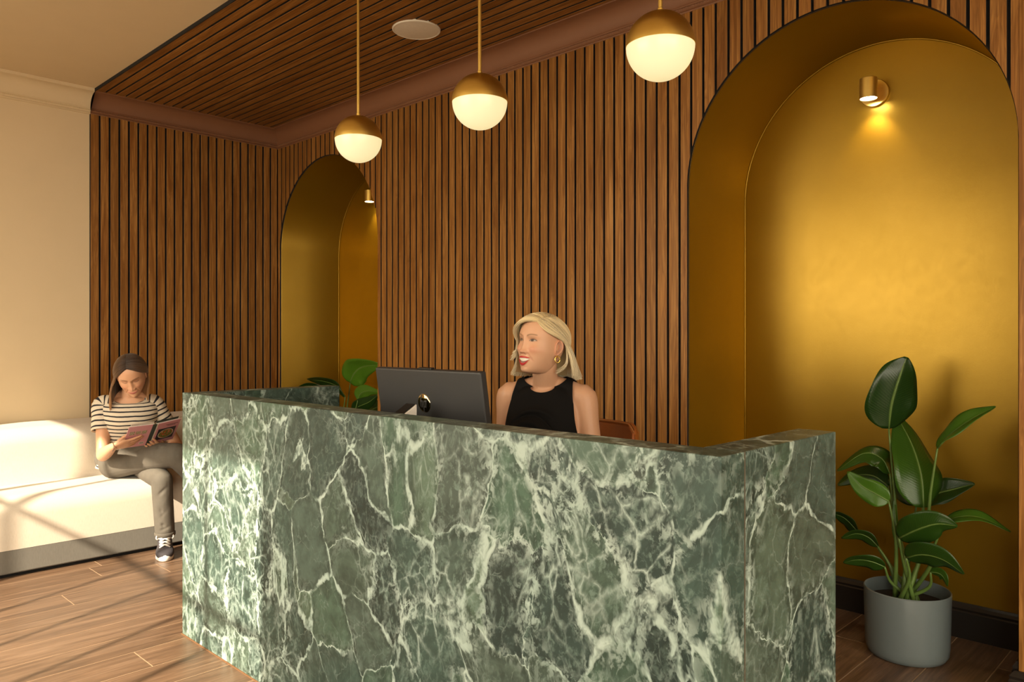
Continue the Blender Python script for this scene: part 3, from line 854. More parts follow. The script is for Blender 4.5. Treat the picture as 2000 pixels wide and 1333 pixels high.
def blade(name, rib, W, side, parent, fold=18, ripple=0.10, tipw=0.0, n=26, m=9, prof=None, flip=1.0):
    R = spline(rib, n); side = Vector(side); v = []; f = []; uv = []
    for i in range(n):
        s = i / (n - 1)
        t = Vector(R[min(i + 1, n - 1)] - R[max(i - 1, 0)]).normalized()
        sd = (side - t * side.dot(t)).normalized(); nn = t.cross(sd) * flip
        w = W * (math.sin(PI * min(1, (s * 0.97 + 0.015)) ** 0.72) ** 0.75) + tipw * 0
        for j in range(m):
            q = -1 + 2 * j / (m - 1)
            fa = math.radians(fold) * (1 - 0.35 * abs(q))
            rp = ripple * w * math.sin(9 * s + (2.1 if q > 0 else 0.4)) * q * q
            p = Vector(R[i]) + sd * (w * q * math.cos(fa)) + nn * (w * abs(q) * math.sin(fa) + rp)
            v.append(p); uv.append((s, q, 0))
    for i in range(n - 1):
        for j in range(m - 1):
            k = i * m + j; f.append((k, k + 1, k + m + 1, k + m))
    me = pmesh(name, v, f, M['leaf'], True)
    at = me.attributes.new('leaf_uv', 'FLOAT_VECTOR', 'POINT'); at.data.foreach_set('vector', [c for t in uv for c in t])
    o = obj(name, me, None, parent)
    sm = o.modifiers.new('thickness', 'SOLIDIFY'); sm.thickness = 0.0012
    return o

def plant(root, base, leaves, lit_tones, name='leaf'):
    """leaves: (petiole mid points, rib points, half width, side, fold, flip); points are Vectors"""
    for k, (pet, rib, W, side, fold, flip) in enumerate(leaves):
        lf = blade(name, rib, W, side, root, fold, 0.12, flip=flip); lf.color = (lit_tones[k], lit_tones[k], lit_tones[k], 1)   # dark shaded to bright lit leaves, the light put into the colour
        a = 2.4 * k; b0 = Vector((base[0] + 0.045 * math.cos(a), base[1] + 0.045 * math.sin(a), base[2]))
        pts = spline([b0] + pet + [rib[0]], 12)
        rr = [0.0095 - 0.006 * t for t in np.linspace(0, 1, 12)]
        v, f = tube_data([Vector(p) for p in pts], rr, 8)
        # the rib runs on under the blade
        R = spline(rib, 10); v2, f2 = tube_data([Vector(p) for p in R[:9]], [0.0036 - 0.0003 * i for i in range(9)], 6)
        o_ = len(v); v += v2; f += [tuple(i + o_ for i in q) for q in f2]
        me = pmesh('stalk', v, f, M['stalk'], True); st = bpy.data.objects.new('stalk', me); COL.objects.link(st)
        st.parent = root; st.matrix_parent_inverse = Matrix.Translation(-root.location)

def pot(root, c, r=0.162, h=0.272):
    prof = [(0.0, 0.0), (r * 0.80, 0.0), (r * 0.88, 0.006), (r * 0.94, 0.022), (r * 0.965, 0.05), (r, h - 0.004), (r - 0.003, h), (r - 0.006, h - 0.002), (r - 0.009, h - 0.05), (r - 0.012, h - 0.07)]
    obj('pot', lathe_mesh('pot', prof, 64, M['pot'], c), None, root)
    so = lathe_mesh('soil', [(0.0, h - 0.052), (r * 0.5, h - 0.048), (r - 0.010, h - 0.056)], 48, M['soil'], c)
    obj('soil', so, None, root)

PC = Vector((-1.050, 3.396, 0.0))
pl = empty('potted_plant', PC, 'tall broad-leaved plant in a grey pot in the large gold niche', 'plant', 'potted plants in the gold niches')
pot(pl, PC)
A = on_plane
RX, RY, UP = Vector((0.717, 0.697, 0)), Vector((-0.25, 0.97, 0)), Vector((0, 0, 1))      # sideways / away as seen from the room
L = [
 ([A(1757, 1060, 3.44), A(1745, 940, 3.43)], [A(1736, 838, 3.42), A(1742, 790, 3.40), A(1758, 735, 3.40), A(1771, 698, 3.42)], 0.108, RX, 12, 1),
 ([A(1801, 1080, 3.40)], [A(1804, 992, 3.40), A(1800, 930, 3.42), A(1782, 870, 3.46), A(1752, 812, 3.50)], 0.112, RX + RY * 0.3, 20, 1),
 ([A(1806, 1060, 3.38), A(1818, 960, 3.36)], [A(1831, 876, 3.34), A(1858, 848, 3.33), A(1900, 818, 3.33), A(1945, 795, 3.34)], 0.052, UP * 0.75 + RX * 0.3 + RY * 0.5, 25, 1),
 ([A(1752, 1040, 3.46), A(1742, 960, 3.46)], [A(1738, 925, 3.46), A(1722, 896, 3.46), A(1686, 886, 3.46), A(1635, 920, 3.45)], 0.058, UP * 0.7 + RY * 0.7, 15, 1),
 ([A(1750, 1060, 3.33)], [A(1736, 980, 3.30), A(1712, 966, 3.29), A(1684, 950, 3.29), A(1655, 922, 3.30)], 0.050, UP * 0.81 + RX * 0.58 - RY * 0.25, 12, -1),
 ([A(1765, 1100, 3.30)], [A(1756, 1052, 3.27), A(1790, 1036, 3.24), A(1830, 1024, 3.23), A(1870, 1028, 3.25)], 0.066, UP * 0.9 - RY * 0.4, 12, -1),
 ([A(1815, 1110, 3.32), A(1824, 1070, 3.30)], [A(1838, 1034, 3.29), A(1866, 1012, 3.28), A(1915, 1012, 3.27), A(1974, 1040, 3.28)], 0.036, UP * 0.45 + RY * 0.9, 16, 1),
 ([A(1776, 1130, 3.30)], [A(1770, 1090, 3.26), A(1802, 1084, 3.23), A(1842, 1094, 3.22), A(1883, 1122, 3.23)], 0.056, UP * 0.85 - RY * 0.45, 14, -1),
 ([A(1742, 1140, 3.36)], [A(1728, 1108, 3.32), A(1704, 1098, 3.30), A(1675, 1094, 3.29), A(1647, 1100, 3.29)], 0.045, UP * 0.8 - RY * 0.6, 14, -1),
 ([A(1740, 1110, 3.42)], [A(1715, 1068, 3.42), A(1696, 1050, 3.41), A(1672, 1043, 3.40), A(1644, 1052, 3.40)], 0.040, UP * 0.8 - RY * 0.6, 14, -1),
 ([A(1800, 1060, 3.50)], [A(1802, 985, 3.52), A(1830, 966, 3.53), A(1866, 956, 3.53), A(1904, 946, 3.52)], 0.058, UP * 0.8 + RY * 0.5, 22, 1),
 ([A(1735, 1100, 3.50), A(1700, 1050, 3.53)], [A(1676, 1040, 3.54), A(1660, 1022, 3.54), A(1645, 1010, 3.54), A(1626, 1004, 3.54)], 0.045, UP * 0.8 - RY * 0.5, 14, -1),
 ([A(1812, 1150, 3.36)], [A(1818, 1118, 3.33), A(1832, 1120, 3.32), A(1843, 1128, 3.31), A(1851, 1146, 3.31)], 0.026, UP * 0.5 + RX * 0.4 - RY * 0.7, 14, -1),
 ([A(1752, 1030, 3.55)], [A(1735, 950, 3.58), A(1705, 930, 3.59), A(1670, 930, 3.59), A(1636, 948, 3.58)], 0.052, UP * 0.8 + RY * 0.5, 14, 1),
 ([A(1780, 1060, 3.52)], [A(1790, 985, 3.53), A(1775, 960, 3.55), A(1755, 945, 3.57), A(1735, 938, 3.58)], 0.060, UP * 0.8 + RY * 0.4, 14, 1),
 ([A(1768, 1100, 3.38)], [A(1757, 1070, 3.40), A(1752, 1040, 3.41), A(1749, 1010, 3.42), A(1747, 975, 3.43)], 0.018, RX, 40, 1),
]
plant(pl, (PC.x, PC.y, 0.215), L, [0.02, 0.28, 0.55, 0.25, 0.55, 0.14, 0.45, 0.12, 0.14, 0.14, 0.03, 0.03, 0.30, 0.05, 0.05, 0.45])

PC2 = Vector((-5.06, 3.47, 0.0))
pl2 = empty('potted_plant', PC2, 'leafy plant in the far gold niche, leaves rising behind the desk corner', 'plant', 'potted plants in the gold niches')
pot(pl2, PC2)
L2 = [
 ([A(678, 830, 3.45)], [A(684, 748, 3.44), A(692, 730, 3.43), A(708, 717, 3.42), A(742, 712, 3.40)], 0.115, UP * 0.75 - RX * 0.65, 12, 1),
 ([A(672, 830, 3.40)], [A(674, 775, 3.36), A(660, 756, 3.34), A(636, 746, 3.33), A(600, 741, 3.33)], 0.062, UP * 0.8 - RY * 0.5, 14, -1),
 ([A(690, 830, 3.36)], [A(699, 782, 3.33), A(704, 770, 3.32), A(718, 764, 3.31), A(748, 768, 3.31)], 0.055, UP * 0.9 - RY * 0.4, 14, -1),
 ([A(690, 840, 3.38)], [A(688, 802, 3.36), A(702, 794, 3.35), A(720, 786, 3.34), A(738, 772, 3.34)], 0.055, UP * 0.8 - RY * 0.5, 14, -1),
 ([A(664, 830, 3.50)], [A(640, 772, 3.38), A(624, 760, 3.33), A(606, 754, 3.30), A(582, 757, 3.27)], 0.045, UP * 0.8 - RY * 0.5, 14, -1),
 ([A(662, 830, 3.42)], [A(655, 795, 3.40), A(648, 782, 3.39), A(640, 775, 3.38), A(625, 775, 3.37)], 0.05, UP * 0.8 - RX * 0.3, 14, -1),
 ([A(700, 850, 3.55)], [A(712, 815, 3.58), A(728, 800, 3.60), A(745, 795, 3.62), A(765, 800, 3.62)], 0.06, UP * 0.8 + RY * 0.4, 14, 1),
]
plant(pl2, (PC2.x, PC2.y, 0.215), L2, [0.85, 0.0, 0.75, 0.05, 0.0, 0.15, 0.05])
# ================================================================== PEOPLE: tools
def capsule(pts, radii, n=12, samples=None):
    """rounded tapered limb through pts; radii per point (number or (a, b))"""
    k = len(pts); R = [r if isinstance(r, (tuple, list)) else (r, r) for r in radii]
    m = samples or max(6, 5 * (k - 1) + 1)
    P = spline(pts, m) if k > 2 else np.array([np.array(pts[0], float) * (1 - t) + np.array(pts[1], float) * t for t in np.linspace(0, 1, m)])
    rr = spline(R, m) if k > 2 else np.array([np.array(R[0]) * (1 - t) + np.array(R[1]) * t for t in np.linspace(0, 1, m)])
    P = [Vector(p) for p in P]; rr = [tuple(np.maximum(r, 0.0015)) for r in rr]
    t0 = (P[0] - P[1]).normalized(); t1 = (P[-1] - P[-2]).normalized(); r0 = min(rr[0]); r1 = min(rr[-1])
    pre = [(P[0] + t0 * (r0 * s), tuple(x * math.sqrt(max(0.02, 1 - s * s)) for x in rr[0])) for s in (0.97, 0.8, 0.45)]
    post = [(P[-1] + t1 * (r1 * s), tuple(x * math.sqrt(max(0.02, 1 - s * s)) for x in rr[-1])) for s in (0.45, 0.8, 0.97)]
    pts2 = [p for p, _ in pre] + P + [p for p, _ in post]; rad2 = [r for _, r in pre] + rr + [r for _, r in post]
    return tube_data(pts2, rad2, n)

def loft(rings, n=36, exp=2.0, cap=True):
    """rings: (centre, a-vector, b-vector)"""
    v = []; f = []
    for (c, a, b) in rings:
        c, a, b = Vector(c), Vector(a), Vector(b)
        for k in range(n):
            t = 2 * PI * k / n; ct, s_ = math.cos(t), math.sin(t)
            v.append(c + a * (math.copysign(abs(ct) ** (2 / exp), ct)) + b * (math.copysign(abs(s_) ** (2 / exp), s_)))
    m = len(rings)
    for i in range(m - 1):
        for k in range(n):
            k2 = (k + 1) % n; f.append((i * n + k, i * n + k2, (i + 1) * n + k2, (i + 1) * n + k))
    if cap: f.append(tuple(range(n - 1, -1, -1))); f.append(tuple((m - 1) * n + k for k in range(n)))
    return v, f

def ring_spline(rings, m):
    A = spline([[*r[0], *r[1], *r[2]] for r in rings], m)
    return [(Vector(r[0:3]), Vector(r[3:6]), Vector(r[6:9])) for r in A]

def join_data(parts):
    V = []; F = []
    for v, f in parts:
        o = len(V); V += [tuple(p) for p in v]; F += [tuple(i + o for i in q) for q in f]
    return V, F

def fuse(name, parts, voxel=0.005, smooth=6, factor=0.5):
    V, F = join_data(parts)
    me = pmesh(name, V, F)
    bm = bmesh.new(); bm.from_mesh(me); bmesh.ops.recalc_face_normals(bm, faces=bm.faces); bm.to_mesh(me); bm.free()
    o = bpy.data.objects.new(name, me); COL.objects.link(o)
    r = o.modifiers.new('r', 'REMESH'); r.mode = 'VOXEL'; r.voxel_size = voxel; r.use_smooth_shade = True
    if smooth:
        s = o.modifiers.new('s', 'SMOOTH'); s.iterations = smooth; s.factor = factor
    dg = bpy.context.evaluated_depsgraph_get()
    out = bpy.data.meshes.new_from_object(o.evaluated_get(dg))
    bpy.data.objects.remove(o); bpy.data.meshes.remove(me)
    n = len(out.vertices); co = np.empty(n * 3, 'f'); out.vertices.foreach_get('co', co)
    vv = co.reshape(-1, 3); ff = [tuple(p.vertices) for p in out.polygons]
    bpy.data.meshes.remove(out)
    return vv, ff

def col_mesh(name, parts, mat):
    """parts: list of (verts, faces, colours) joined into one smooth mesh with a colour attribute"""
    V = []; F = []; C = []
    for v, f, c in parts:
        o = len(V); V += [tuple(p) for p in v]; F += [tuple(i + o for i in q) for q in f]
        c = np.asarray(c, float)
        if c.ndim == 1: c = np.tile(c, (len(v), 1))
        C.append(c)
    me = pmesh(name, V, F, mat, True); C = np.vstack(C)
    at = me.color_attributes.new('tint', 'FLOAT_COLOR', 'POINT')
    at.data.foreach_set('color', np.hstack([C, np.ones((len(C), 1))]).astype('f').ravel())
    return me

def skin_mat():
    m, nt, b = new_mat('skin'); N = NT(nt)
    at = N.n('ShaderNodeAttribute'); at.attribute_name = 'tint'
    tc = N.n('ShaderNodeTexCoord').outputs['Object']
    f = N.noise(tc, 130, 4, 0.6)
    c = N.mix(N.math('MULTIPLY', f, 0.10), at.outputs['Color'], (0.45, 0.18, 0.10))
    N.l(c, b.inputs['Base Color']); b.inputs['Roughness'].default_value = 0.46
    b.inputs['Subsurface Weight'].default_value = 0.06; b.inputs['Subsurface Radius'].default_value = (0.008, 0.003, 0.0015)
    b.inputs['Specular IOR Level'].default_value = 0.4
    return m
M['skin'] = skin_mat()

def hair_mat():
    m, nt, b = new_mat('hair'); N = NT(nt)
    at = N.n('ShaderNodeAttribute'); at.attribute_name = 'tint'
    N.l(at.outputs['Color'], b.inputs['Base Color']); b.inputs['Roughness'].default_value = 0.36
    b.inputs['Specular IOR Level'].default_value = 0.45; b.inputs['Sheen Weight'].default_value = 0.1
    return m
M['hair'] = hair_mat()

def sm(e0, e1, x):
    t = np.clip((x - e0) / (e1 - e0), 0, 1); return t * t * (3 - 2 * t)

def head_data(skin, smile='open', lip=(0.50, 0.02, 0.03), brow=(0.25, 0.15, 0.07), eyes='open', nz=190, nt=230, crown=1.0):
    """head in its own frame: +y ahead, +x the person's right, z up, eyes at z = 0; returns verts, faces, colours"""
    drop = 0.007 if smile == 'open' else 0.0
    Z = [0.1085, 0.1075, 0.100, 0.085, 0.065, 0.040, 0.020, 0.0, -0.020, -0.040, -0.060, -0.076, -0.092 - drop * .6, -0.104 - drop, -0.112 - drop, -0.1165 - drop]
    Wd = [0.001, 0.012, 0.040, 0.0595, 0.0690, 0.0730, 0.0735, 0.0727, 0.0718, 0.0690, 0.0632, 0.0575, 0.0490, 0.0380, 0.0250, 0.002]
    Fr = [0.000, 0.014, 0.045, 0.0690, 0.0830, 0.0905, 0.0925, 0.0890, 0.0875, 0.0880, 0.0890, 0.0885, 0.0880, 0.0850, 0.0770, 0.055]
    Bk = [0.001, 0.016, 0.056, 0.0800, 0.0935, 0.0995, 0.1000, 0.0980, 0.0930, 0.0840, 0.0700, 0.0540, 0.0360, 0.0170, -0.002, -0.050]
    s = np.linspace(0, 1, len(Z)); tt = np.linspace(0, 1, nz)
    prof = spline(np.array([Z, Wd, Fr, Bk]).T, nz)
    prof[:, 1] *= 1 + 0.045 * np.exp(-((prof[:, 0] + 0.048) / 0.035) ** 2)
    prof[:, 0] = np.where(prof[:, 0] > 0.02, 0.02 + (prof[:, 0] - 0.02) * crown, prof[:, 0])
    th = np.linspace(0, 2 * PI, nt, endpoint=False); t = th - 0.42 * np.sin(th)
    zz = np.repeat(prof[:, 0], nt); w = np.repeat(prof[:, 1], nt); fr = np.repeat(prof[:, 2], nt); bk = np.repeat(prof[:, 3], nt)
    T = np.tile(t, nz); ex = 2 / 2.25
    S, Cc = np.sin(T), np.cos(T)
    x = w * np.sign(S) * np.abs(S) ** ex; y = np.where(Cc >= 0, fr, bk) * np.sign(Cc) * np.abs(Cc) ** ex
    front = sm(0.0, 0.035, y)
    g = lambda cx, cz, sx, sz: np.exp(-((x - cx) / sx) ** 2 - ((zz - cz) / sz) ** 2)
    ax = np.abs(x); ga = lambda cx, cz, sx, sz: np.exp(-((ax - cx) / sx) ** 2 - ((zz - cz) / sz) ** 2)
    dy = np.zeros_like(x)
    # nose
    nzv = np.clip((0.014 - zz) / 0.058, 0, 1)
    ridge = (0.0035 + 0.0125 * nzv ** 1.5) * np.exp(-(x / (0.0078 + 0.0050 * nzv)) ** 2)
    ridge *= sm(0.026, 0.008, zz) * sm(-0.0530, -0.0440, zz)
    dy += ridge + 0.0085 * ga(0.0145, -0.0435, 0.0062, 0.0062) + 0.0055 * g(0, -0.0415, 0.0095, 0.0085)
    dy -= 0.004 * ga(0.0075, -0.0505, 0.0035, 0.0028)
    # eyes, brow, cheeks
    dy -= 0.0100 * ga(0.0315, 0.001, 0.0150, 0.0105); dy += 0.0058 * ga(0.0315, -0.001, 0.0105, 0.0075)
    dy -= 0.0035 * ga(0.014, 0.002, 0.006, 0.010)
    dy += 0.0030 * ga(0.030, 0.019, 0.018, 0.007)
    ck = 0.0105 if smile == 'open' else 0.007
    dy += ck * ga(0.042, -0.032, 0.019, 0.016)
    nl = np.abs(ax - (0.020 + 0.55 * np.clip(-0.046 - zz, 0, 0.03)))
    dy -= 0.0028 * np.exp(-(nl / 0.0035) ** 2) * sm(-0.082, -0.070, zz) * sm(-0.040, -0.050, zz)
    # mouth
    if smile == 'open':
        mw = 0.0285; q = np.clip(ax / mw, 0, 1.6)
        zT = -0.0600 - 0.0045 * q ** 2; zA = -0.0668 - 0.0008 * q ** 2; zB = -0.0800 + 0.0118 * q ** 2.2
        zL = -0.0850 + 0.0165 * q ** 2.2; zBt = -0.0955 + 0.0270 * q ** 2.0
    else:
        mw = 0.0270; q = np.clip(ax / mw, 0, 1.6)
        zT = -0.0655 + 0.0042 * q ** 2 - 0.001 * np.exp(-(x / 0.004) ** 2); zA = -0.0705 + 0.0075 * q ** 2; zB = zA - 0.0002; zL = zA - 0.0010
        zBt = -0.0770 + 0.0138 * q ** 2
    inm = sm(1.03, 0.93, q)
    up = sm(-0.0008, 0.0008, zT - zz) * sm(-0.0008, 0.0008, zz - zA) * inm
    lo = sm(-0.0008, 0.0008, zL - zz) * sm(-0.0008, 0.0008, zz - zBt) * inm
    teeth = sm(-0.0007, 0.0007, zA - zz) * sm(-0.0007, 0.0007, zz - zB) * inm if smile == 'open' else 0 * x
    gap = sm(-0.0006, 0.0006, (zB if smile == 'open' else zA) - zz) * sm(-0.0006, 0.0006, zz - zL) * inm
    dy += 0.0045 * up * (1 - 0.4 * q) + 0.0055 * lo * (1 - 0.4 * q) - 0.0012 * teeth - 0.004 * gap
    dy += 0.004 * g(0, -0.070, 0.030, 0.018)
    dy -= 0.0035 * g(0, zBt.min() - 0.006, 0.016, 0.005)
    dy += 0.0060 * g(0, -0.104 - drop, 0.016, 0.010)
    dy -= 0.002 * ga(mw + 0.004, -0.066, 0.004, 0.006)
    y = y + dy * front
    V = np.stack([x, y, zz], 1)
    # ------------ colour
    C = np.tile(np.array(skin, float), (len(x), 1))
    def paint(mask, col):
        nonlocal C
        C = C * (1 - mask[:, None]) + np.array(col) * mask[:, None]
    fm = sm(0.03, 0.05, y)
    paint(0.38 * ga(0.040, -0.034, 0.018, 0.016) * fm, (0.62, 0.20, 0.12))
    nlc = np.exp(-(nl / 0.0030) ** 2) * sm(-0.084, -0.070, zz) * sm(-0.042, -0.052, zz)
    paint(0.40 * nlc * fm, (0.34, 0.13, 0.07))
    paint(0.22 * g(0, -0.044, 0.012, 0.010) * fm, (0.60, 0.20, 0.12))
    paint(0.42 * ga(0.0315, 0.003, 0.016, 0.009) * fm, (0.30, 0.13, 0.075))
    xe = (ax - 0.0315) / 0.0140
    # eyes
    if eyes == 'open':
        top = 0.0054 * (1 - np.clip(np.abs(xe), 0, 1.3) ** 2.0) + 0.0008 * xe; bot = -0.0034 * (1 - np.clip(np.abs(xe), 0, 1.3) ** 2) + 0.0008 * xe
        ins = sm(-0.0005, 0.0005, top - zz) * sm(-0.0005, 0.0005, zz - bot) * sm(1.0, 0.9, np.abs(xe)) * fm
        paint(ins, (0.44, 0.37, 0.30))
        gx = np.where(x > 0, 0.0315 + 0.002, -0.0315 + 0.002)
        ir = np.sqrt((x - gx) ** 2 + (zz - 0.0008) ** 2)
        paint(ins * sm(0.0064, 0.0054, ir), (0.06, 0.045, 0.03)); paint(ins * sm(0.0028, 0.0020, ir), (0.008, 0.007, 0.006))
        paint(np.exp(-((zz - top) / 0.0019) ** 2) * sm(1.18, 0.98, np.abs(xe)) * fm, (0.020, 0.010, 0.007))
        paint(0.5 * np.exp(-((zz - bot) / 0.0009) ** 2) * sm(1.05, 0.9, np.abs(xe)) * fm, (0.16, 0.07, 0.04))
        paint(0.35 * np.exp(-((zz - top - 0.0042) / 0.0010) ** 2) * sm(1.05, 0.9, np.abs(xe)) * fm, (0.25, 0.10, 0.055))
    else:
        line = -0.0035 * (1 - np.clip(np.abs(xe), 0, 1.3) ** 2) - 0.0005
        paint(np.exp(-((zz - line) / 0.0014) ** 2) * sm(1.10, 0.95, np.abs(xe)) * fm, (0.030, 0.015, 0.010))
        paint(0.45 * np.exp(-((zz - line - 0.008) / 0.0012) ** 2) * sm(1.05, 0.85, np.abs(xe)) * fm, (0.22, 0.09, 0.05))
    bx = (ax - 0.031) / 0.019
    bz = 0.0185 + 0.0040 * (1 - (bx - 0.25) ** 2)
    paint(0.95 * np.exp(-((zz - bz) / (0.0027 - 0.0008 * np.clip(bx, 0, 1))) ** 2) * sm(1.08, 0.85, np.abs(bx)) * fm, brow)
    paint(up * fm, lip); paint(lo * fm, lip)
    if smile == 'open':
        tn = 0.5 + 0.5 * np.cos(x / 0.0068 * 2 * PI)
        paint(teeth * fm, (0.80, 0.74, 0.62)); paint(teeth * fm * 0.22 * sm(0.90, 1.0, 1 - tn), (0.45, 0.36, 0.27))
    paint(gap * fm * (1.0 if smile == 'open' else 0.85), (0.10, 0.012, 0.012) if smile == 'open' else (0.20, 0.03, 0.03))
    if smile == 'open':                               # glimpse of the lower teeth
        paint(0.7 * np.exp(-((zz - (zL + 0.0012)) / 0.0010) ** 2) * sm(0.6, 0.4, q) * fm, (0.62, 0.54, 0.45))
    paint(0.85 * ga(0.0072, -0.0510, 0.0034, 0.0020) * fm, (0.10, 0.03, 0.02))
    F = []
    for i in range(nz - 1):
        a = i * nt; b = a + nt
        F += [(a + k, b + k, b + (k + 1) % nt, a + (k + 1) % nt) for k in range(nt)]
    F.append(tuple(range(nt - 1, -1, -1))[::-1]); F.append(tuple((nz - 1) * nt + k for k in range(nt))[::-1])
    parts = [(V, F, C)]
    # ears: dished shells with a raised rim
    for sgn in (-1, 1):
        ev = []; ef = []; ec = []; nr, na = 9, 28
        for side in (0, 1):
            for i in range(nr + 1):
                r = i / nr
                for k in range(na):
                    a = 2 * PI * k / na
                    yy = 0.0165 * r * math.cos(a) * (1.0 - 0.25 * max(0, -math.sin(a))); z_ = 0.0315 * r * math.sin(a) * (1 + 0.05 * math.cos(a))
                    h = (0.0075 * math.exp(-((r - 0.86) / 0.16) ** 2) + 0.0045 * math.exp(-((r - 0.45) / 0.16) ** 2) * max(0, -math.cos(a + 0.3)) - 0.004 * math.exp(-(r / 0.33) ** 2)) if side == 0 else -0.004
                    if math.sin(a) < -0.75: h *= 0.4 if side == 0 else 1
                    ev.append((sgn * (0.0735 + h + 0.010 * max(0, -yy / 0.0165) ** 1), -0.012 + yy - 0.12 * z_, -0.018 + z_))
                    dk = math.exp(-((r - 0.55) / 0.22) ** 2) if side == 0 else 0
                    ec.append(np.array(skin) * (1 - 0.45 * dk) * np.array((1.02, 0.86, 0.82)))
            o = side * (nr + 1) * na
            for i in range(nr):
                for k in range(na):
                    k2 = (k + 1) % na; ef.append((o + i * na + k, o + i * na + k2, o + (i + 1) * na + k2, o + (i + 1) * na + k))
        o2 = (nr + 1) * na
        for k in range(na):
            k2 = (k + 1) % na; ef.append((nr * na + k, nr * na + k2, o2 + nr * na + k2, o2 + nr * na + k))
        parts.append((np.array(ev), ef, np.array(ec)))
    return parts

def pose(loc, forward, pitch=0.0, roll=0.0, scale=1.0):
    """head matrix: local +y -> forward, then pitch (up +) and roll about the gaze"""
    f = Vector((forward[0], forward[1], 0)).normalized(); r = f.cross(Vector((0, 0, 1)))
    B = Matrix((r, f, (0, 0, 1))).transposed().to_4x4()
    return Matrix.Translation(loc) @ B @ Matrix.Rotation(math.radians(pitch), 4, 'X') @ Matrix.Rotation(math.radians(roll), 4, 'Y') @ Matrix.Scale(scale, 4)

def xform(Mx, V):
    A = np.array(Mx); V = np.asarray(V, float); return V @ A[:3, :3].T + A[:3, 3]

def hair_strands(Mx, specs, rad=0.0011):
    """specs: list of (local path points (n,3) or world points, colour root, colour tip); returns one (v, f, c)"""
    V = []; F = []; C = []
    for (P, c0, c1) in specs:
        m = len(P); rr = [rad * (0.7 + 0.5 * math.sin(PI * min(1, 0.15 + 0.85 * i / (m - 1)))) * (1.0 if i < m - 2 else 0.6) for i in range(m)]
        v, f = tube_data([Vector(p) for p in P], rr, 3, cap=False); o = len(V)
        V += v; F += [tuple(i + o for i in q) for q in f]
        for i in range(m):
            t = i / (m - 1); cc = np.array(c0) * (1 - t) + np.array(c1) * t; C += [cc] * 3
    return V, F, np.array(C)

HEAD_AX = np.array((0.0775, 0.1035, 0.1125)); HEAD_C = np.array((0.0, -0.004, -0.002)); CROWN = [1.0]
def scalp_path(Mx, part, phi, eq_z, length, off, flare, flick, n=22, inward=0.0, front_lift=0.0, wav=0.0, via=None):
    """one hair path in world space: over the skull from the parting, then hanging down"""
    part = np.array(part) / HEAD_AX; part = part / np.linalg.norm(part)
    e = np.array((math.sin(phi), math.cos(phi), eq_z)); e /= np.linalg.norm(e)
    om = math.acos(np.clip(part @ e, -1, 1)); pts = []
    k = int(n * 0.55)
    for i in range(k):
        t = i / (k - 1); d = (math.sin((1 - t) * om) * part + math.sin(t * om) * e) / max(1e-6, math.sin(om))
        if via is not None:
            d = d + np.array(via) * (math.sin(PI * t)); d = d / np.linalg.norm(d)
        lift = off * (0.35 + 0.65 * math.sin(PI * min(1, 0.12 + t * 0.6))) + front_lift * math.sin(PI * t)
        p = HEAD_C + d * HEAD_AX + d * lift
        if p[2] > 0.02: p[2] = 0.02 + (p[2] - 0.02) * CROWN[0]
        pts.append(xform(Mx, [p])[0])
    R3 = np.array(Mx)[:3, :3]; out = R3 @ np.array((math.sin(phi), math.cos(phi), 0)); out[2] = 0; out /= max(1e-6, np.linalg.norm(out))
    p0 = pts[-1]; t_end = pts[-1] - pts[-2]; t_end /= np.linalg.norm(t_end); sc = np.linalg.norm(R3[:, 0])
    q = n - k; d = t_end; p = p0; st = length * sc / q
    for i in range(q):
        t = (i + 1) / q
        tgt = np.array((0, 0, -1.0)) + out * (flare * (1 - t) * 1.2 + flick * max(0, t - 0.55) * 4.0 - inward * t)
        tgt /= np.linalg.norm(tgt); d = d * 0.45 + tgt * 0.55; d /= np.linalg.norm(d)
        p = p + d * st; pts.append(p + out * (wav * math.sin(7 * t + phi * 9)))
    return np.array(pts)

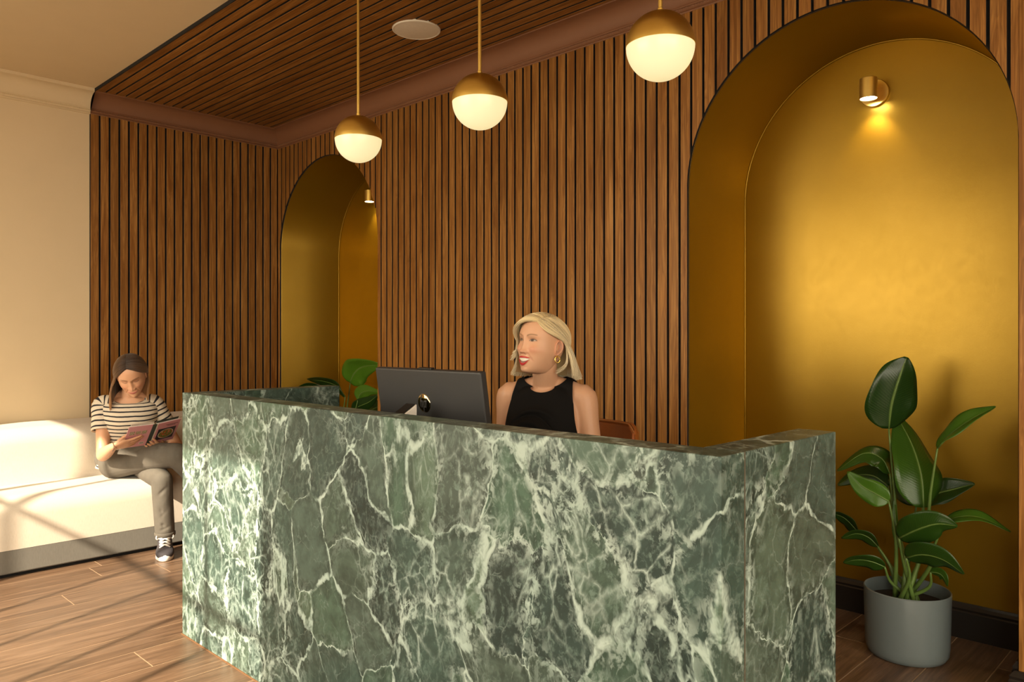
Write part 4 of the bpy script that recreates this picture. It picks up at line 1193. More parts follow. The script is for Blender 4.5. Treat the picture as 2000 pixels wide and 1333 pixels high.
def hand_parts(wrist, ahead, back, side, curl=(25, 30, 35, 40), spread=1.0, thumb=(35, 20), s=1.0, thumb_out=1.0):
    """palm + five jointed fingers; ahead = towards the fingers, back = out of the back of the hand, side +1: thumb on ahead x back side"""
    a = Vector(ahead).normalized(); b = Vector(back); b = (b - a * b.dot(a)).normalized(); w = a.cross(b) * side
    W = Vector(wrist); P = []
    pal = [(W - a * 0.012 * s, w * 0.024 * s, b * 0.017 * s), (W + a * 0.020 * s, w * 0.031 * s, b * 0.0155 * s), (W + a * 0.055 * s, w * 0.040 * s, b * 0.0135 * s), (W + a * 0.082 * s, w * 0.040 * s, b * 0.0105 * s), (W + a * 0.091 * s, w * 0.034 * s, b * 0.0070 * s)]
    P.append(loft(pal, 20, 2.4))
    L = ((0.040, 0.025, 0.021), (0.044, 0.029, 0.023), (0.041, 0.027, 0.022), (0.032, 0.020, 0.019))
    for i, cu in enumerate(curl):
        o = (0.0285 - 0.019 * i); base = W + a * (0.080 - 0.004 * abs(i - 1.2)) * s + w * o * s
        d = (a + w * (0.07 * (1.4 - i)) * spread).normalized(); pts = [base - d * 0.015 * s, base]; ang = 0
        for j, l in enumerate(L[i]):
            ang += math.radians(cu * (0.55, 1.0, 0.7)[j]); dd = d * math.cos(ang) - b * math.sin(ang); pts.append(pts[-1] + dd * l * s)
        P.append(capsule(pts, [r * s for r in (0.0088, 0.0092, 0.0083, 0.0076, 0.0064)], 10, 16))
    t0 = W + a * 0.020 * s + w * 0.022 * s - b * 0.004 * s
    ta, tb = math.radians(thumb[0]), math.radians(thumb[1])
    d0 = (a * math.cos(ta) + w * math.sin(ta) * thumb_out - b * 0.35).normalized(); d1 = (a * math.cos(ta - tb) + w * math.sin(ta - tb) * thumb_out - b * 0.30).normalized()
    pts = [t0, t0 + d0 * 0.040 * s, t0 + d0 * 0.040 * s + d1 * 0.030 * s, t0 + d0 * 0.040 * s + d1 * 0.056 * s]
    P.append(capsule(pts, [0.013 * s, 0.0108 * s, 0.0096 * s, 0.0072 * s], 10, 14))
    return P

def cloth_obj(name, v, f, mat, parent, thick=0.0, smooth_deg=None):
    me = pmesh(name, v, f, mat, True); o = obj(name, me, None, parent)
    if thick:
        s_ = o.modifiers.new('thickness', 'SOLIDIFY'); s_.thickness = thick; s_.offset = 1.0
    return o

def cut_planes(v, f, planes):
    """keep the side of each plane opposite its normal; clean edges"""
    me = pmesh('tmp', v, f); bm = bmesh.new(); bm.from_mesh(me); bpy.data.meshes.remove(me)
    for co, no in planes:
        bmesh.ops.bisect_plane(bm, geom=bm.verts[:] + bm.edges[:] + bm.faces[:], plane_co=co, plane_no=no, clear_outer=True)
    bm.verts.ensure_lookup_table(); V = [tuple(x.co) for x in bm.verts]; bm.verts.index_update(); F = [tuple(x.index for x in q.verts) for q in bm.faces]; bm.free()
    return V, F

def inflate(v, f, d):
    me = pmesh('tmp', v, f); nr = np.empty(len(me.vertices) * 3, 'f'); me.vertices.foreach_get('normal', nr); bpy.data.meshes.remove(me)
    return np.asarray(v, float) + nr.reshape(-1, 3) * d
# ================================================================== RECEPTIONIST
SKIN_A = (0.62, 0.355, 0.220)
RH = Vector((-2.070, 2.30, 1.279))
rec = empty('person', (-2.10, 2.38, 0.0), 'laughing person with a platinum bob in a sleeveless black dress behind the desk', 'person')
F2 = Vector((0.42, -0.907, 0)).normalized(); R2 = F2.cross(Vector((0, 0, 1))); U2 = Vector((0, 0, 1))
NB = Vector((-2.102, 2.356, 1.085))                       # neck base
def B(r, f, u): return NB + R2 * r + F2 * f + U2 * u
Hm = pose(RH, (-0.07, -1.0), 5, -2, 1.05); CROWN[0] = 0.86
def hp(x_, y_, z_): return Vector(xform(Hm, [(x_, y_, z_)])[0])
def tr(r, f, u, a, b): return (B(r, f, u), R2 * a, F2 * b)
SH = {1: B(0.158, -0.010, -0.028), -1: B(-0.158, -0.010, -0.032)}
EL = {1: B(0.195, -0.045, -0.285), -1: B(-0.205, 0.020, -0.285)}
WR = {1: B(0.125, 0.150, -0.300), -1: B(-0.120, 0.200, -0.302)}
torso = ring_spline([tr(0, -0.01, -0.60, 0.165, 0.120), tr(0, 0.0, -0.52, 0.172, 0.128), tr(0, 0.01, -0.40, 0.128, 0.098), tr(0, 0.012, -0.28, 0.130, 0.100), tr(0, 0.012, -0.17, 0.150, 0.118), tr(0, 0.004, -0.09, 0.152, 0.098), tr(0, -0.006, -0.03, 0.135, 0.074), tr(0, -0.010, 0.004, 0.088, 0.058)], 30)
T1 = loft(torso, 36, 2.3)
bust = [capsule([B(s * 0.070, 0.062, -0.165), B(s * 0.066, 0.080, -0.180)], [0.060, 0.052], 16) for s in (-1, 1)]
neck = capsule([B(0, -0.016, -0.03), B(0, -0.006, 0.02), hp(0, -0.022, -0.085), hp(0, -0.014, -0.02)], [(0.066, 0.058), (0.053, 0.051), (0.050, 0.052), (0.048, 0.05)], 20)
trap = [capsule([B(0, -0.03, 0.022), B(s * 0.075, -0.022, 0.004), SH[s] + Vector((0, 0, 0.010))], [0.044, 0.042, 0.040], 14) for s in (-1, 1)]
arms = []
for s in (-1, 1):
    arms.append(capsule([B(s * 0.125, -0.008, -0.040), SH[s], SH[s] * 0.62 + EL[s] * 0.38, EL[s]], [0.050, 0.0545, 0.047, 0.040], 16))
    arms.append(capsule([EL[s], EL[s] * 0.65 + WR[s] * 0.35, WR[s]], [0.040, 0.039, 0.027], 14))
thigh = []; calf = []; KN = {}; AN = {}
for s in (-1, 1):
    KN[s] = B(s * 0.10, 0.42, -0.575); AN[s] = Vector((B(s * 0.11, 0.36, 0).x, B(s * 0.11, 0.36, 0).y, 0.085))
    thigh.append(capsule([B(s * 0.085, 0.0, -0.555), B(s * 0.09, 0.2, -0.555), KN[s]], [0.085, 0.078, 0.060], 18))
    calf.append(capsule([KN[s], KN[s] * 0.62 + AN[s] * 0.38 - F2 * 0.012, AN[s]], [0.054, 0.052, 0.033], 14))
skin_v, skin_f = fuse('rec_skin', [T1, neck] + bust + trap + arms + calf + [capsule([B(s * 0.085, 0.0, -0.56), B(s * 0.09, 0.2, -0.556), KN[s]], [0.07, 0.065, 0.05], 14) for s in (-1, 1)], 0.0055, 8)
hands = []
for s in (-1, 1):
    hv, hf = fuse('hand', hand_parts(WR[s], F2 - U2 * 0.12, U2, -s, (18, 20, 22, 26)), 0.0034, 3)
    hands.append((hv, hf, SKIN_A))
hd = [(xform(Hm, v), f, c) for v, f, c in head_data(SKIN_A, 'open', (0.46, 0.008, 0.016), (0.22, 0.115, 0.05), crown=0.86)]
o = obj('body', col_mesh('body', [(skin_v, skin_f, SKIN_A)] + hands + hd, M['skin']), None, rec)

# dress: the torso again, a few millimetres out, cut at the neckline, armholes and hem
M['black_cloth'] = plain('black_jersey', (0.0035, 0.003, 0.0028), 0.8, noise_amt=0.2, noise_scale=200, bump=0.1, spec=0.2)
T2 = loft([(c, a * 1.02, b * 1.02) for c, a, b in torso], 36, 2.3)
dv, df = fuse('dress', [T2] + bust + trap + thigh + [capsule([B(s * 0.10, -0.008, -0.05), SH[s]], [0.052, 0.055], 16) for s in (-1, 1)], 0.0060, 9)
dv = inflate(dv, df, 0.0065)
# soft cowl folds under the neckline
rel = np.array(dv) - np.array(NB); lr = rel @ np.array(R2); lf = rel @ np.array(F2); lu = rel[:, 2]
fold = np.exp(-((lu + 0.075 + 1.3 * (lr - 0.01) ** 2 * 4) / 0.010) ** 2) - np.exp(-((lu + 0.097 + 6.0 * (lr - 0.03) ** 2) / 0.011) ** 2) + 0.8 * np.exp(-((lu + 0.120 + 7.0 * (lr - 0.04) ** 2) / 0.012) ** 2)
dv = np.array(dv) + np.outer(0.0085 * fold * sm(0.02, 0.06, lf) * sm(0.12, 0.05, np.abs(lr - 0.02)), np.array(F2))
planes = [None]
for s in (-1, 1): planes.append((B(s * 0.123, 0, 0), (R2 * s + U2 * 0.16).normalized()))
def bow(v, sgn):                                      # curved scoop: bend, cut flat, bend back
    v = np.array(v, float); rel = v - np.array(NB); l_ = np.clip(rel @ np.array(R2), -0.2, 0.2); f_ = rel @ np.array(F2)
    v[:, 2] += sgn * (3.7 * l_ ** 2 + 0.36 * (0.075 - f_)); return v
tv, tf = cut_planes(bow(dv, -1), df, [(B(0, 0, -0.013), U2)]); tv = bow(tv, 1)
# armholes only above the bust line: cut the upper half, then rejoin the skirt half uncut
up_v, up_f = cut_planes(tv, tf, planes[1:] + [(B(0, 0, -0.40), -U2)])
lo_v, lo_f = cut_planes(tv, tf, [(B(0, 0, -0.40), U2)])
V_, F_ = join_data([(up_v, up_f), (lo_v, lo_f)])
cloth_obj('dress', V_, F_, M['black_cloth'], rec, 0.0025)
# shoes
for s in (-1, 1):
    a_ = AN[s]; pts = [a_ - F2 * 0.045 - U2 * 0.05, a_ + F2 * 0.02 - U2 * 0.050, a_ + F2 * 0.10 - U2 * 0.056, a_ + F2 * 0.17 - U2 * 0.062]
    v, f = fuse('shoe', [capsule(pts, [(0.034, 0.036), (0.037, 0.034), (0.040, 0.028), (0.024, 0.020)], 16)], 0.006, 2)
    v = np.array(v); v[:, 2] = np.maximum(v[:, 2], 0.001); cloth_obj('shoe', v, f, M['black_cloth'], rec)

# hair: side-parted platinum bob, tucked behind the near ear, ends flicking out
specs = []; rg = random.Random(11)
PL0, PL1 = (0.42, 0.27, 0.10), (0.80, 0.66, 0.42)
def blond(t0=0.0):
    k = 0.82 + 0.30 * rg.random(); d = rg.random()
    c1 = np.array((0.93, 0.81, 0.57)) * k; c0 = np.array((0.80, 0.63, 0.34)) * k
    if d < 0.14: c0 = np.array((0.22, 0.13, 0.055))
    return c0, c1
def part_at(u): return (-0.030, 0.070 - 0.115 * u, 0.094 - 0.004 * u - 0.05 * max(0, 0.25 - u))
N_H = 2600
VIA = np.array((-0.30, 0.42, 0.0))
for i in range(N_H):
    u = (i + rg.random()) / N_H; lay = rg.random()
    side = i % 2
    off = 0.004 + 0.013 * lay
    if side == 0:                                     # person's right: sweeps over the forehead and down
        w = rg.random(); phi = math.radians(58 + 122 * w)
        pu = min(1, w * 1.1) * (0.75 + 0.25 * rg.random())
        ln = 0.128 + 0.012 * rg.random(); fl = 0.28; fk = 0.20 + 0.25 * rg.random()
        if w < 0.06: ln = 0.055 + 0.03 * rg.random(); fk = 1.0
        P = scalp_path(Hm, part_at(pu), phi, -0.02, ln, off + 0.004, fl, fk, 22, 0.0, 0.012 * (1 - w) ** 3)
    else:                                             # person's left: back over the temple, behind the ear
        w = rg.random(); phi = -math.radians(107 + 74 * w)
        pu = min(1, w * 1.1) * (0.7 + 0.3 * rg.random())
        ln = 0.122 + 0.016 * rg.random(); fl = 0.30 + 0.22 * rg.random(); fk = -0.05 + 0.35 * rg.random()
        P = scalp_path(Hm, part_at(pu), phi, 0.03 if w < 0.2 else -0.02, ln, off + 0.002, fl, fk, 22, via=VIA * (1 - w) ** 2)
    specs.append((P, *blond()))
for k in range(26):                                   # flicked ends near the ear and the loose lock at the brow
    phi = -math.radians(107 + 8 * rg.random()); P = scalp_path(Hm, part_at(0.05), phi, 0.03, 0.115 + 0.02 * rg.random(), 0.008 + 0.006 * rg.random(), 0.10, -0.8 - 0.5 * rg.random(), 24, via=VIA)
    fw = np.array(Matrix(Hm).to_3x3() @ Vector((0, 1, 0))); n_ = len(P)
    for j in range(n_): P[j] = P[j] + fw * (0.030 * max(0, (j / n_ - 0.62) / 0.38) ** 2)
    specs.append((P, *blond()))
for k in range(22):
    phi = math.radians(54 + 6 * rg.random()); P = scalp_path(Hm, part_at(0.0), phi, 0.02, 0.05 + 0.012 * rg.random(), 0.010 + 0.006 * rg.random(), 0.1, 1.6, 24, 0, 0.010)
    specs.append((P, *blond()))
hv, hf, hc = hair_strands(Hm, specs, 0.0009)
# under-layer so no scalp shows between the strands
def hair_shell(Mx, phis, partf, lenf, off, c, eqf, flare=0.3, flick=0.2, n=20, via=None):
    V = []; F = []
    for ph, k in phis: V += list(scalp_path(Mx, partf(k), ph, eqf(k), lenf(k), off, flare, flick, n, via=(via * (1 - k) ** 2 if via is not None else None)))
    m = len(phis)
    for i in range(m - 1):
        for j in range(n - 1): F.append((i * n + j, i * n + j + 1, (i + 1) * n + j + 1, (i + 1) * n + j))
    return V, F, np.array(c)
ph_r = [(math.radians(60 + 122 * k), k) for k in np.linspace(0, 1, 40)]
ph_l = [(-math.radians(109 + 73 * k), k) for k in np.linspace(0, 1, 30)]
s1 = hair_shell(Hm, ph_r, lambda k: part_at(min(1, k * 1.1)), lambda k: 0.045 if k < 0.05 else 0.122, 0.0045, (0.62, 0.48, 0.25), lambda k: -0.02)
s2 = hair_shell(Hm, ph_l, lambda k: part_at(min(1, k * 1.1)), lambda k: 0.115, 0.0045, (0.62, 0.48, 0.25), lambda k: 0.03 if k < 0.2 else -0.02, 0.32, via=VIA)
obj('hair', col_mesh('hair', [(hv, hf, hc), s1, s2], M['hair']), None, rec)
# earring
ec = hp(-0.080, -0.010, -0.062)
v, f = tube_data([ec + Vector(xform(Matrix.Identity(4), [(0.004 * math.cos(a), 0.010 * math.cos(a), 0.0125 * math.sin(a))])[0]) for a in np.linspace(0, 2 * PI, 25)], 0.0022, 8)
obj('earring', pmesh('earring', v, f, M['brass'], True), None, rec)
v = lathe_mesh('stud', [(0.0, -0.004), (0.0035, -0.002), (0.0042, 0.0), (0.0035, 0.002), (0.0, 0.004)], 14, M['brass'], tuple(ec + Vector((0.002, -0.004, 0.012))))
obj('earring', v, None, rec)
# ================================================================== READER ON THE SOFA
SKIN_B = (0.62, 0.345, 0.205)
CROWN[0] = 0.95
rd = empty('person', (-4.95, 1.80, 0.0), 'person in a striped T-shirt and grey jeans reading on the ivory sofa', 'person')
F3 = Vector((0.90, -0.43, 0)).normalized(); R3_ = F3.cross(Vector((0, 0, 1))); U3 = (Vector((0, 0, 1)) + F3 * 0.18).normalized()
NB3 = Vector((-5.005, 1.772, 0.925))
def D(r, f, u): return NB3 + R3_ * r + F3 * f + U3 * u
H3 = pose(Vector((-4.925, 1.752, 1.074)), (0.86, -0.36), -33, 10, 1.03)
def h3(x_, y_, z_): return Vector(xform(H3, [(x_, y_, z_)])[0])
SR, SL = D(0.148, -0.015, -0.045), D(-0.126, -0.020, -0.045)
ER, EL3 = Vector((-4.985, 1.612, 0.590)), Vector((-4.935, 2.035, 0.600))
HBR = Vector((-4.840, 1.665, 0.655)); HBL = Vector((-4.800, 1.905, 0.645))       # wrists
neck3 = capsule([D(0, -0.02, -0.03), D(0, -0.005, 0.02), h3(0, -0.020, -0.080), h3(0, -0.015, -0.02)], [(0.066, 0.056), (0.052, 0.050), (0.048, 0.050), (0.046, 0.048)], 20)
chest = loft(ring_spline([(D(0, 0, -0.20), R3_ * 0.13, F3 * 0.09), (D(0, 0.0, -0.10), R3_ * 0.145, F3 * 0.088), (D(0, -0.01, -0.04), R3_ * 0.13, F3 * 0.068), (D(0, -0.012, 0.0), R3_ * 0.085, F3 * 0.055)], 12), 30, 2.3)
trap3 = [capsule([D(0, -0.03, 0.018), D(s * 0.075, -0.022, -0.006), (SR if s > 0 else SL)], [0.042, 0.040, 0.038], 14) for s in (-1, 1)]
arm3 = []
for S_, E_, W_ in ((SR, ER, HBR), (SL, EL3, HBL)):
    arm3.append(capsule([S_, S_ * 0.6 + E_ * 0.4, E_], [0.046, 0.041, 0.036], 16)); arm3.append(capsule([E_, E_ * 0.62 + W_ * 0.38, W_], [0.0365, 0.036, 0.0235], 14))

# ---- the book (held, so a thing of its own)
TOC = Vector((0.697, -0.717, 0)); RGT = Vector((0.717, 0.697, 0))
BU = Vector((0.719, -0.0285, 0.694)).normalized()                                 # spine, bottom to top
WL = Vector((0.0019, -0.999, -0.043)); WL = (WL - BU * WL.dot(BU)).normalized()
WRt = Vector((-0.093, 0.986, 0.137)); WRt = (WRt - BU * WRt.dot(BU)).normalized()
B0 = Vector((-4.800, 1.8044, 0.652)); BW, BH = 0.146, 0.193
book = empty('cookbook', B0, 'open pink cookbook with a food photo cover held by the reader', 'book')
M['pink'] = plain('pink_cover', (0.62, 0.30, 0.34), 0.4, noise_amt=0.02)
M['dark_green'] = plain('dark_green_spine', (0.030, 0.045, 0.035), 0.5)
M['paper'] = plain('book_pages', (0.70, 0.66, 0.58), 0.8)
def slab(name, o_, e1, e2, nrm, l1, l2, d0, d1, mat, parent, s1=0.0, s2=0.0):
    """box spanned by e1 (from s1 to l1), e2 (s2 to l2), offsets d0..d1 along nrm"""
    vs = [o_ + e1 * a + e2 * b + nrm * d for d in (d0, d1) for (a, b) in ((s1, s2), (l1, s2), (l1, l2), (s1, l2))]
    f = [(0, 1, 2, 3), (7, 6, 5, 4), (0, 4, 5, 1), (1, 5, 6, 2), (2, 6, 7, 3), (3, 7, 4, 0)]
    me = pmesh(name, vs, f, mat); bm = bmesh.new(); bm.from_mesh(me); bmesh.ops.recalc_face_normals(bm, faces=bm.faces); bm.to_mesh(me); bm.free()
    o = bpy.data.objects.new(name, me); COL.objects.link(o)
    return attach(o, parent)
NL = WL.cross(BU).normalized(); NL = NL if NL.x - NL.z > 0 else -NL             # out of the covers, towards the room
NR = WRt.cross(BU).normalized(); NR = NR if NR.x - NR.z > 0 else -NR
SPW = 0.012
BL_, BR_ = B0 + WL * SPW * 0.5, B0 - WL * SPW * 0.5
back_c = slab('back_cover', BL_, WL, BU, NL, BW, BH, -0.002, 0.001, M['pink'], book, 0.012)
slab('spine_edge', BL_, WL, BU, NL, 0.012, BH, -0.002, 0.0012, M['dark_green'], book)
front_c = slab('front_cover', BR_, WRt, BU, NR, BW, BH, -0.002, 0.001, M['pink'], book, 0.008)
slab('spine', BL_, (BR_ - BL_).normalized(), BU, NL, SPW, BH, -0.002, 0.0012, M['dark_green'], book, 0.0)
slab('spine_edge', BR_, WRt, BU, NR, 0.008, BH, -0.002, 0.0011, M['paper'], book)
slab('page_block', BL_, WL, BU, NL, BW - 0.006, BH - 0.005, -0.011, -0.002, M['paper'], book, 0.0, 0.005)
slab('page_block', BR_, WRt, BU, NR, BW - 0.006, BH - 0.005, -0.011, -0.002, M['paper'], book, 0.0, 0.005)
slab('endpaper', BR_, WRt, BU, NR, BW - 0.012, BH + 0.014, -0.0125, -0.011, M['dark_green'], book, 0.0, 0.010)
slab('loose_page', BL_, WL, BU, NL, BW - 0.012, BH + 0.012, -0.0125, -0.011, M['paper'], book, 0.004, 0.010)
def photo_mat(name, c1, c2, c3, scale):
    m, nt, b = new_mat(name); N = NT(nt); tc = N.n('ShaderNodeTexCoord').outputs['Object']
    n1 = N.noise(tc, scale, 2, 0.5); n2 = N.noise(tc, scale * 1.7, 2, 0.5, 0.5)
    c = N.ramp(n1, [(0.38, c1), (0.50, c2), (0.60, c3)], 'CONSTANT'); c = N.mix(N.math('MULTIPLY', n2, 0.4), c, (0.02, 0.02, 0.015))
    N.l(c, b.inputs['Base Color']); b.inputs['Roughness'].default_value = 0.35; return m
M['dish'] = photo_mat('printed_salad', (0.16, 0.28, 0.04), (0.62, 0.10, 0.03), (0.70, 0.45, 0.22), 75)
M['dish2'] = photo_mat('printed_thumbnails', (0.50, 0.46, 0.30), (0.30, 0.20, 0.10), (0.60, 0.52, 0.42), 90)
M['slate'] = plain('printed_dark_ground', (0.03, 0.03, 0.035), 0.4)
M['barcode'] = plain('printed_barcode', (0.55, 0.50, 0.45), 0.5)
M['ink'] = plain('printed_ink', (0.06, 0.03, 0.035), 0.5)
slab('cover_photo', BR_, WRt, BU, NR, 0.132, 0.135, 0.001, 0.0016, M['slate'], front_c, 0.022, 0.030)
ring = lambda r, d: [BR_ + WRt * (0.078 + r * math.cos(a)) + BU * (0.082 + r * 0.92 * math.sin(a)) + NR * d for a in np.linspace(0, 2 * PI, 28, endpoint=False)]
def disc(name, r, d, mat):
    o = bpy.data.objects.new(name, pmesh(name, ring(r, d), [tuple(range(28))], mat)); COL.objects.link(o); attach(o, front_c)
disc('printed_bowl', 0.047, 0.0019, M['paper']); disc('printed_dish', 0.043, 0.0022, M['dish'])
for k in range(2):
    slab('title_line', BR_, WRt, BU, NR, 0.135 - 0.015 * k, 0.168 - 0.010 * k, 0.001, 0.0013, M['ink'], front_c, 0.060 + 0.01 * k, 0.164 - 0.010 * k)
for k in range(3):
    slab('thumbnail_photo', BL_, WL, BU, NL, 0.062 + 0.034 * k, 0.148, 0.001, 0.0014, M['dish2'], back_c, 0.034 + 0.034 * k, 0.118)
slab('barcode', BL_, WL, BU, NL, 0.056, 0.040, 0.001, 0.0014, M['barcode'], back_c, 0.028, 0.020)
for k in range(7): slab('barcode_bar', BL_, WL, BU, NL, 0.0335 + 0.003 * k, 0.036, 0.0014, 0.0017, M['ink'], back_c, 0.032 + 0.003 * k, 0.026)

# ---- hands on the covers
gr = BL_ + WL * 0.150 + BU * 0.055                       # where the reader's right hand wraps the free edge
HBR = gr + WL * 0.052 + NL * 0.010 - BU * 0.010
aheadR = (-WL * 0.96 + BU * 0.20 + NL * 0.05)
hr = hand_parts(HBR, aheadR, NL, 1 if (aheadR.normalized().cross(NL)).dot(BU) > 0 else -1, (6, 10, 14, 18), 1.2, (30, 10), 0.94)
gl_ = BR_ + WRt * 0.065 - BU * 0.012
HBL = gl_ + WRt * 0.030 - BU * 0.050 + NR * 0.014
aheadL = (-WRt * 0.75 + BU * 0.62)
hl = hand_parts(HBL, aheadL, NR, 1 if (aheadL.normalized().cross(NR)).dot(BU) > 0 else -1, (14, 18, 20, 24), 1.0, (30, 10), 0.94)
arm3 = []
for S_, E_, W_ in ((SR, ER, HBR), (SL, EL3, HBL)):
    arm3.append(capsule([S_, S_ * 0.6 + E_ * 0.4, E_], [0.046, 0.042, 0.037], 16)); arm3.append(capsule([E_, E_ * 0.62 + W_ * 0.38, W_], [0.0375, 0.037, 0.0235], 14))
HipR, HipL = Vector((-5.110, 1.722, 0.515)), Vector((-5.160, 1.880, 0.515))
KR, KL = Vector((-4.660, 1.918, 0.592)), Vector((-4.705, 1.848, 0.445))
AR, AL = Vector((-4.615, 2.180, 0.270)), Vector((-4.712, 1.868, 0.095))
FD = Vector((0.93, -0.37, 0)).normalized()
ankles = [capsule([AL + Vector((0, 0, 0.10)), AL - Vector((0, 0, 0.04))], [0.036, 0.034], 12), capsule([AR + (KR - AR).normalized() * 0.08, AR], [0.036, 0.034], 12)]
inner = [loft([(Vector((-5.15, 1.80, 0.50)), R3_ * 0.12, F3 * 0.08), (D(0, 0, -0.28), R3_ * 0.11, F3 * 0.08), (D(0, 0, -0.15), R3_ * 0.12, F3 * 0.085)], 24)]
for H_, K_, A_ in ((HipR, KR, AR), (HipL, KL, AL)): inner += [capsule([H_, K_], [0.06, 0.038], 14), capsule([K_, A_], [0.038, 0.033], 14)]
bv, bf = fuse('reader_skin', [chest, neck3] + trap3 + arm3 + ankles + inner, 0.005, 7)
hnd = []
for hh in (hr, hl):
    v, f = fuse('hand', hh, 0.0030, 3); hnd.append((v, f, SKIN_B))
hd3 = [(xform(H3, v), f, c) for v, f, c in head_data(SKIN_B, 'closed', (0.50, 0.14, 0.10), (0.12, 0.06, 0.03), 'closed', crown=0.95)]
obj('body', col_mesh('body', [(bv, bf, SKIN_B)] + hnd + hd3, M['skin']), None, rd)

# ---- striped T-shirt
def stripe_mat():
    m, nt, b = new_mat('breton_stripe'); N = NT(nt)
    at = N.n('ShaderNodeAttribute'); at.attribute_name = 'stripe'
    tc = N.n('ShaderNodeTexCoord').outputs['Object']
    wob = N.math('MULTIPLY', N.math('SUBTRACT', N.noise(tc, 9, 3, 0.5), 0.5), 0.010)
    s_ = N.math('FRACT', N.math('DIVIDE', N.math('ADD', at.outputs['Fac'], wob), 0.0245))
    k = N.ramp(s_, [(0.0, 0.0), (0.66, 0.0), (0.69, 1.0), (0.97, 1.0), (1.0, 0.0)])
    N.l(N.mix(k, (0.66, 0.58, 0.46), (0.012, 0.012, 0.018)), b.inputs['Base Color']); b.inputs['Roughness'].default_value = 0.85
    N.bump(N.noise(tc, 14, 3, 0.5), 0.35, 0.012, b)
    return m
M['stripe'] = stripe_mat()
def shirt_part(rings, n, exp, u):
    v, f = loft(rings, n, exp, cap=False); return v, f, np.repeat(np.array(u), n)
tors = [(Vector((-5.14, 1.80, 0.485)), R3_ * 0.172, F3 * 0.125), (Vector((-5.125, 1.80, 0.560)), R3_ * 0.160, F3 * 0.118), (D(0, -0.005, -0.29), R3_ * 0.142, F3 * 0.105), (D(0, 0.008, -0.20), R3_ * 0.148, F3 * 0.118), (D(0, 0.014, -0.145), R3_ * 0.156, F3 * 0.124), (D(0, 0.002, -0.085), R3_ * 0.164, F3 * 0.104), (D(0, -0.006, -0.045), R3_ * 0.158, F3 * 0.086), (D(0, -0.009, -0.018), R3_ * 0.126, F3 * 0.074), (D(0, -0.004, 0.006), R3_ * 0.078, F3 * 0.064)]
tr3 = ring_spline(tors, 60)
v, f, u = shirt_part(tr3, 56, 2.25, [i * 0.49 / 59 for i in range(60)])
v = [Vector(p) for p in v]; u = np.array([(p - NB3).dot(U3) + 0.6 for p in v])
# scoop the neckline: the front of the last rings sinks, the back rises
for i in range(40, 60):
    for k in range(56):
        t = 2 * PI * k / 56; fr = math.sin(t); w_ = ((i - 40) / 19.0) ** 2
        v[i * 56 + k] = v[i * 56 + k] + U3 * (-0.046 * fr * w_ if fr > 0 else -0.030 * fr * w_)
parts_s = [(v, f, u)]
for S_, E_, s in ((SR, ER, 1), (SL, EL3, -1)):
    ax = (E_ - S_).normalized(); sd, uu = frame_of(ax)
    st = S_ - (R3_ * s * 0.048) + Vector((0, 0, 0.004)); e_ = S_ + ax * 0.160
    cs = spline([st, S_ + R3_ * s * 0.006, S_ + ax * 0.07 + R3_ * s * 0.006, e_ + R3_ * s * 0.006], 22); rr = spline([[0.058], [0.057], [0.058], [0.060]], 22)
    rings = []
    for i in range(22):
        t_ = Vector(cs[min(i + 1, 21)] - cs[max(i - 1, 0)]).normalized(); a_, b_ = frame_of(t_); rings.append((Vector(cs[i]), a_ * float(rr[i][0]), b_ * float(rr[i][0])))
    v2, f2, u2 = shirt_part(rings, 28, 2.0, [0.006 + i * 0.20 / 21 for i in range(22)]); parts_s.append((v2, f2, u2))
V = []; Fq = []; Us = []
for v, f, u in parts_s:
    o_ = len(V); V += [tuple(p) for p in v]; Fq += [tuple(i + o_ for i in q) for q in f]; Us += list(u)
me = pmesh('striped_shirt', V, Fq, M['stripe'], True)
at = me.attributes.new('stripe', 'FLOAT', 'POINT'); at.data.foreach_set('value', np.array(Us, 'f'))
o = obj('striped_shirt', me, None, rd); s_ = o.modifiers.new('thickness', 'SOLIDIFY'); s_.thickness = 0.0025; s_.offset = 1.0

# ---- jeans
def denim():
    m, nt, b = new_mat('washed_grey_denim'); N = NT(nt); tc = N.n('ShaderNodeTexCoord').outputs['Object']
    n1 = N.noise(tc, 7, 4, 0.6); tw = N.noise(N.vscale(tc, (1, 1, 2.2)), 420, 2, 0.6); fo = N.noise(N.vscale(tc, (1, 1, 1.0)), 11, 2, 0.45, 0.3)
    c = N.ramp(n1, [(0.3, (0.066, 0.058, 0.046)), (0.7, (0.112, 0.099, 0.080))]); c = N.mix(N.math('MULTIPLY', tw, 0.25), c, (0.24, 0.215, 0.175))
    N.l(c, b.inputs['Base Color']); b.inputs['Roughness'].default_value = 0.85
    N.bump(fo, 0.30, 0.02, b); return m
M['denim'] = denim()
jp = [capsule([Vector((-5.175, 1.80, 0.60)), Vector((-5.165, 1.80, 0.545)), Vector((-5.15, 1.80, 0.52))], [(0.165, 0.125), (0.178, 0.122), (0.170, 0.112)], 24)]
jp += [capsule([HipL, HipL * 0.55 + KL * 0.45, KL], [0.092, 0.078, 0.060], 20), capsule([KL, KL * 0.62 + AL * 0.38, AL + Vector((0, 0, 0.045))], [0.061, 0.058, 0.056], 18)]
jr = [capsule([HipR, HipR * 0.55 + KR * 0.45 + Vector((0, 0, 0.012)), KR], [0.096, 0.088, 0.073], 20), capsule([KR, KR * 0.6 + AR * 0.4, AR + (KR - AR).normalized() * 0.05], [0.072, 0.066, 0.058], 18)]
j1, j2 = fuse('jeans', jp, 0.006, 5), fuse('jeans', jr, 0.006, 5)
jv = np.vstack([j1[0], j2[0]]); jf = list(j1[1]) + [tuple(i + len(j1[0]) for i in q) for q in j2[1]]
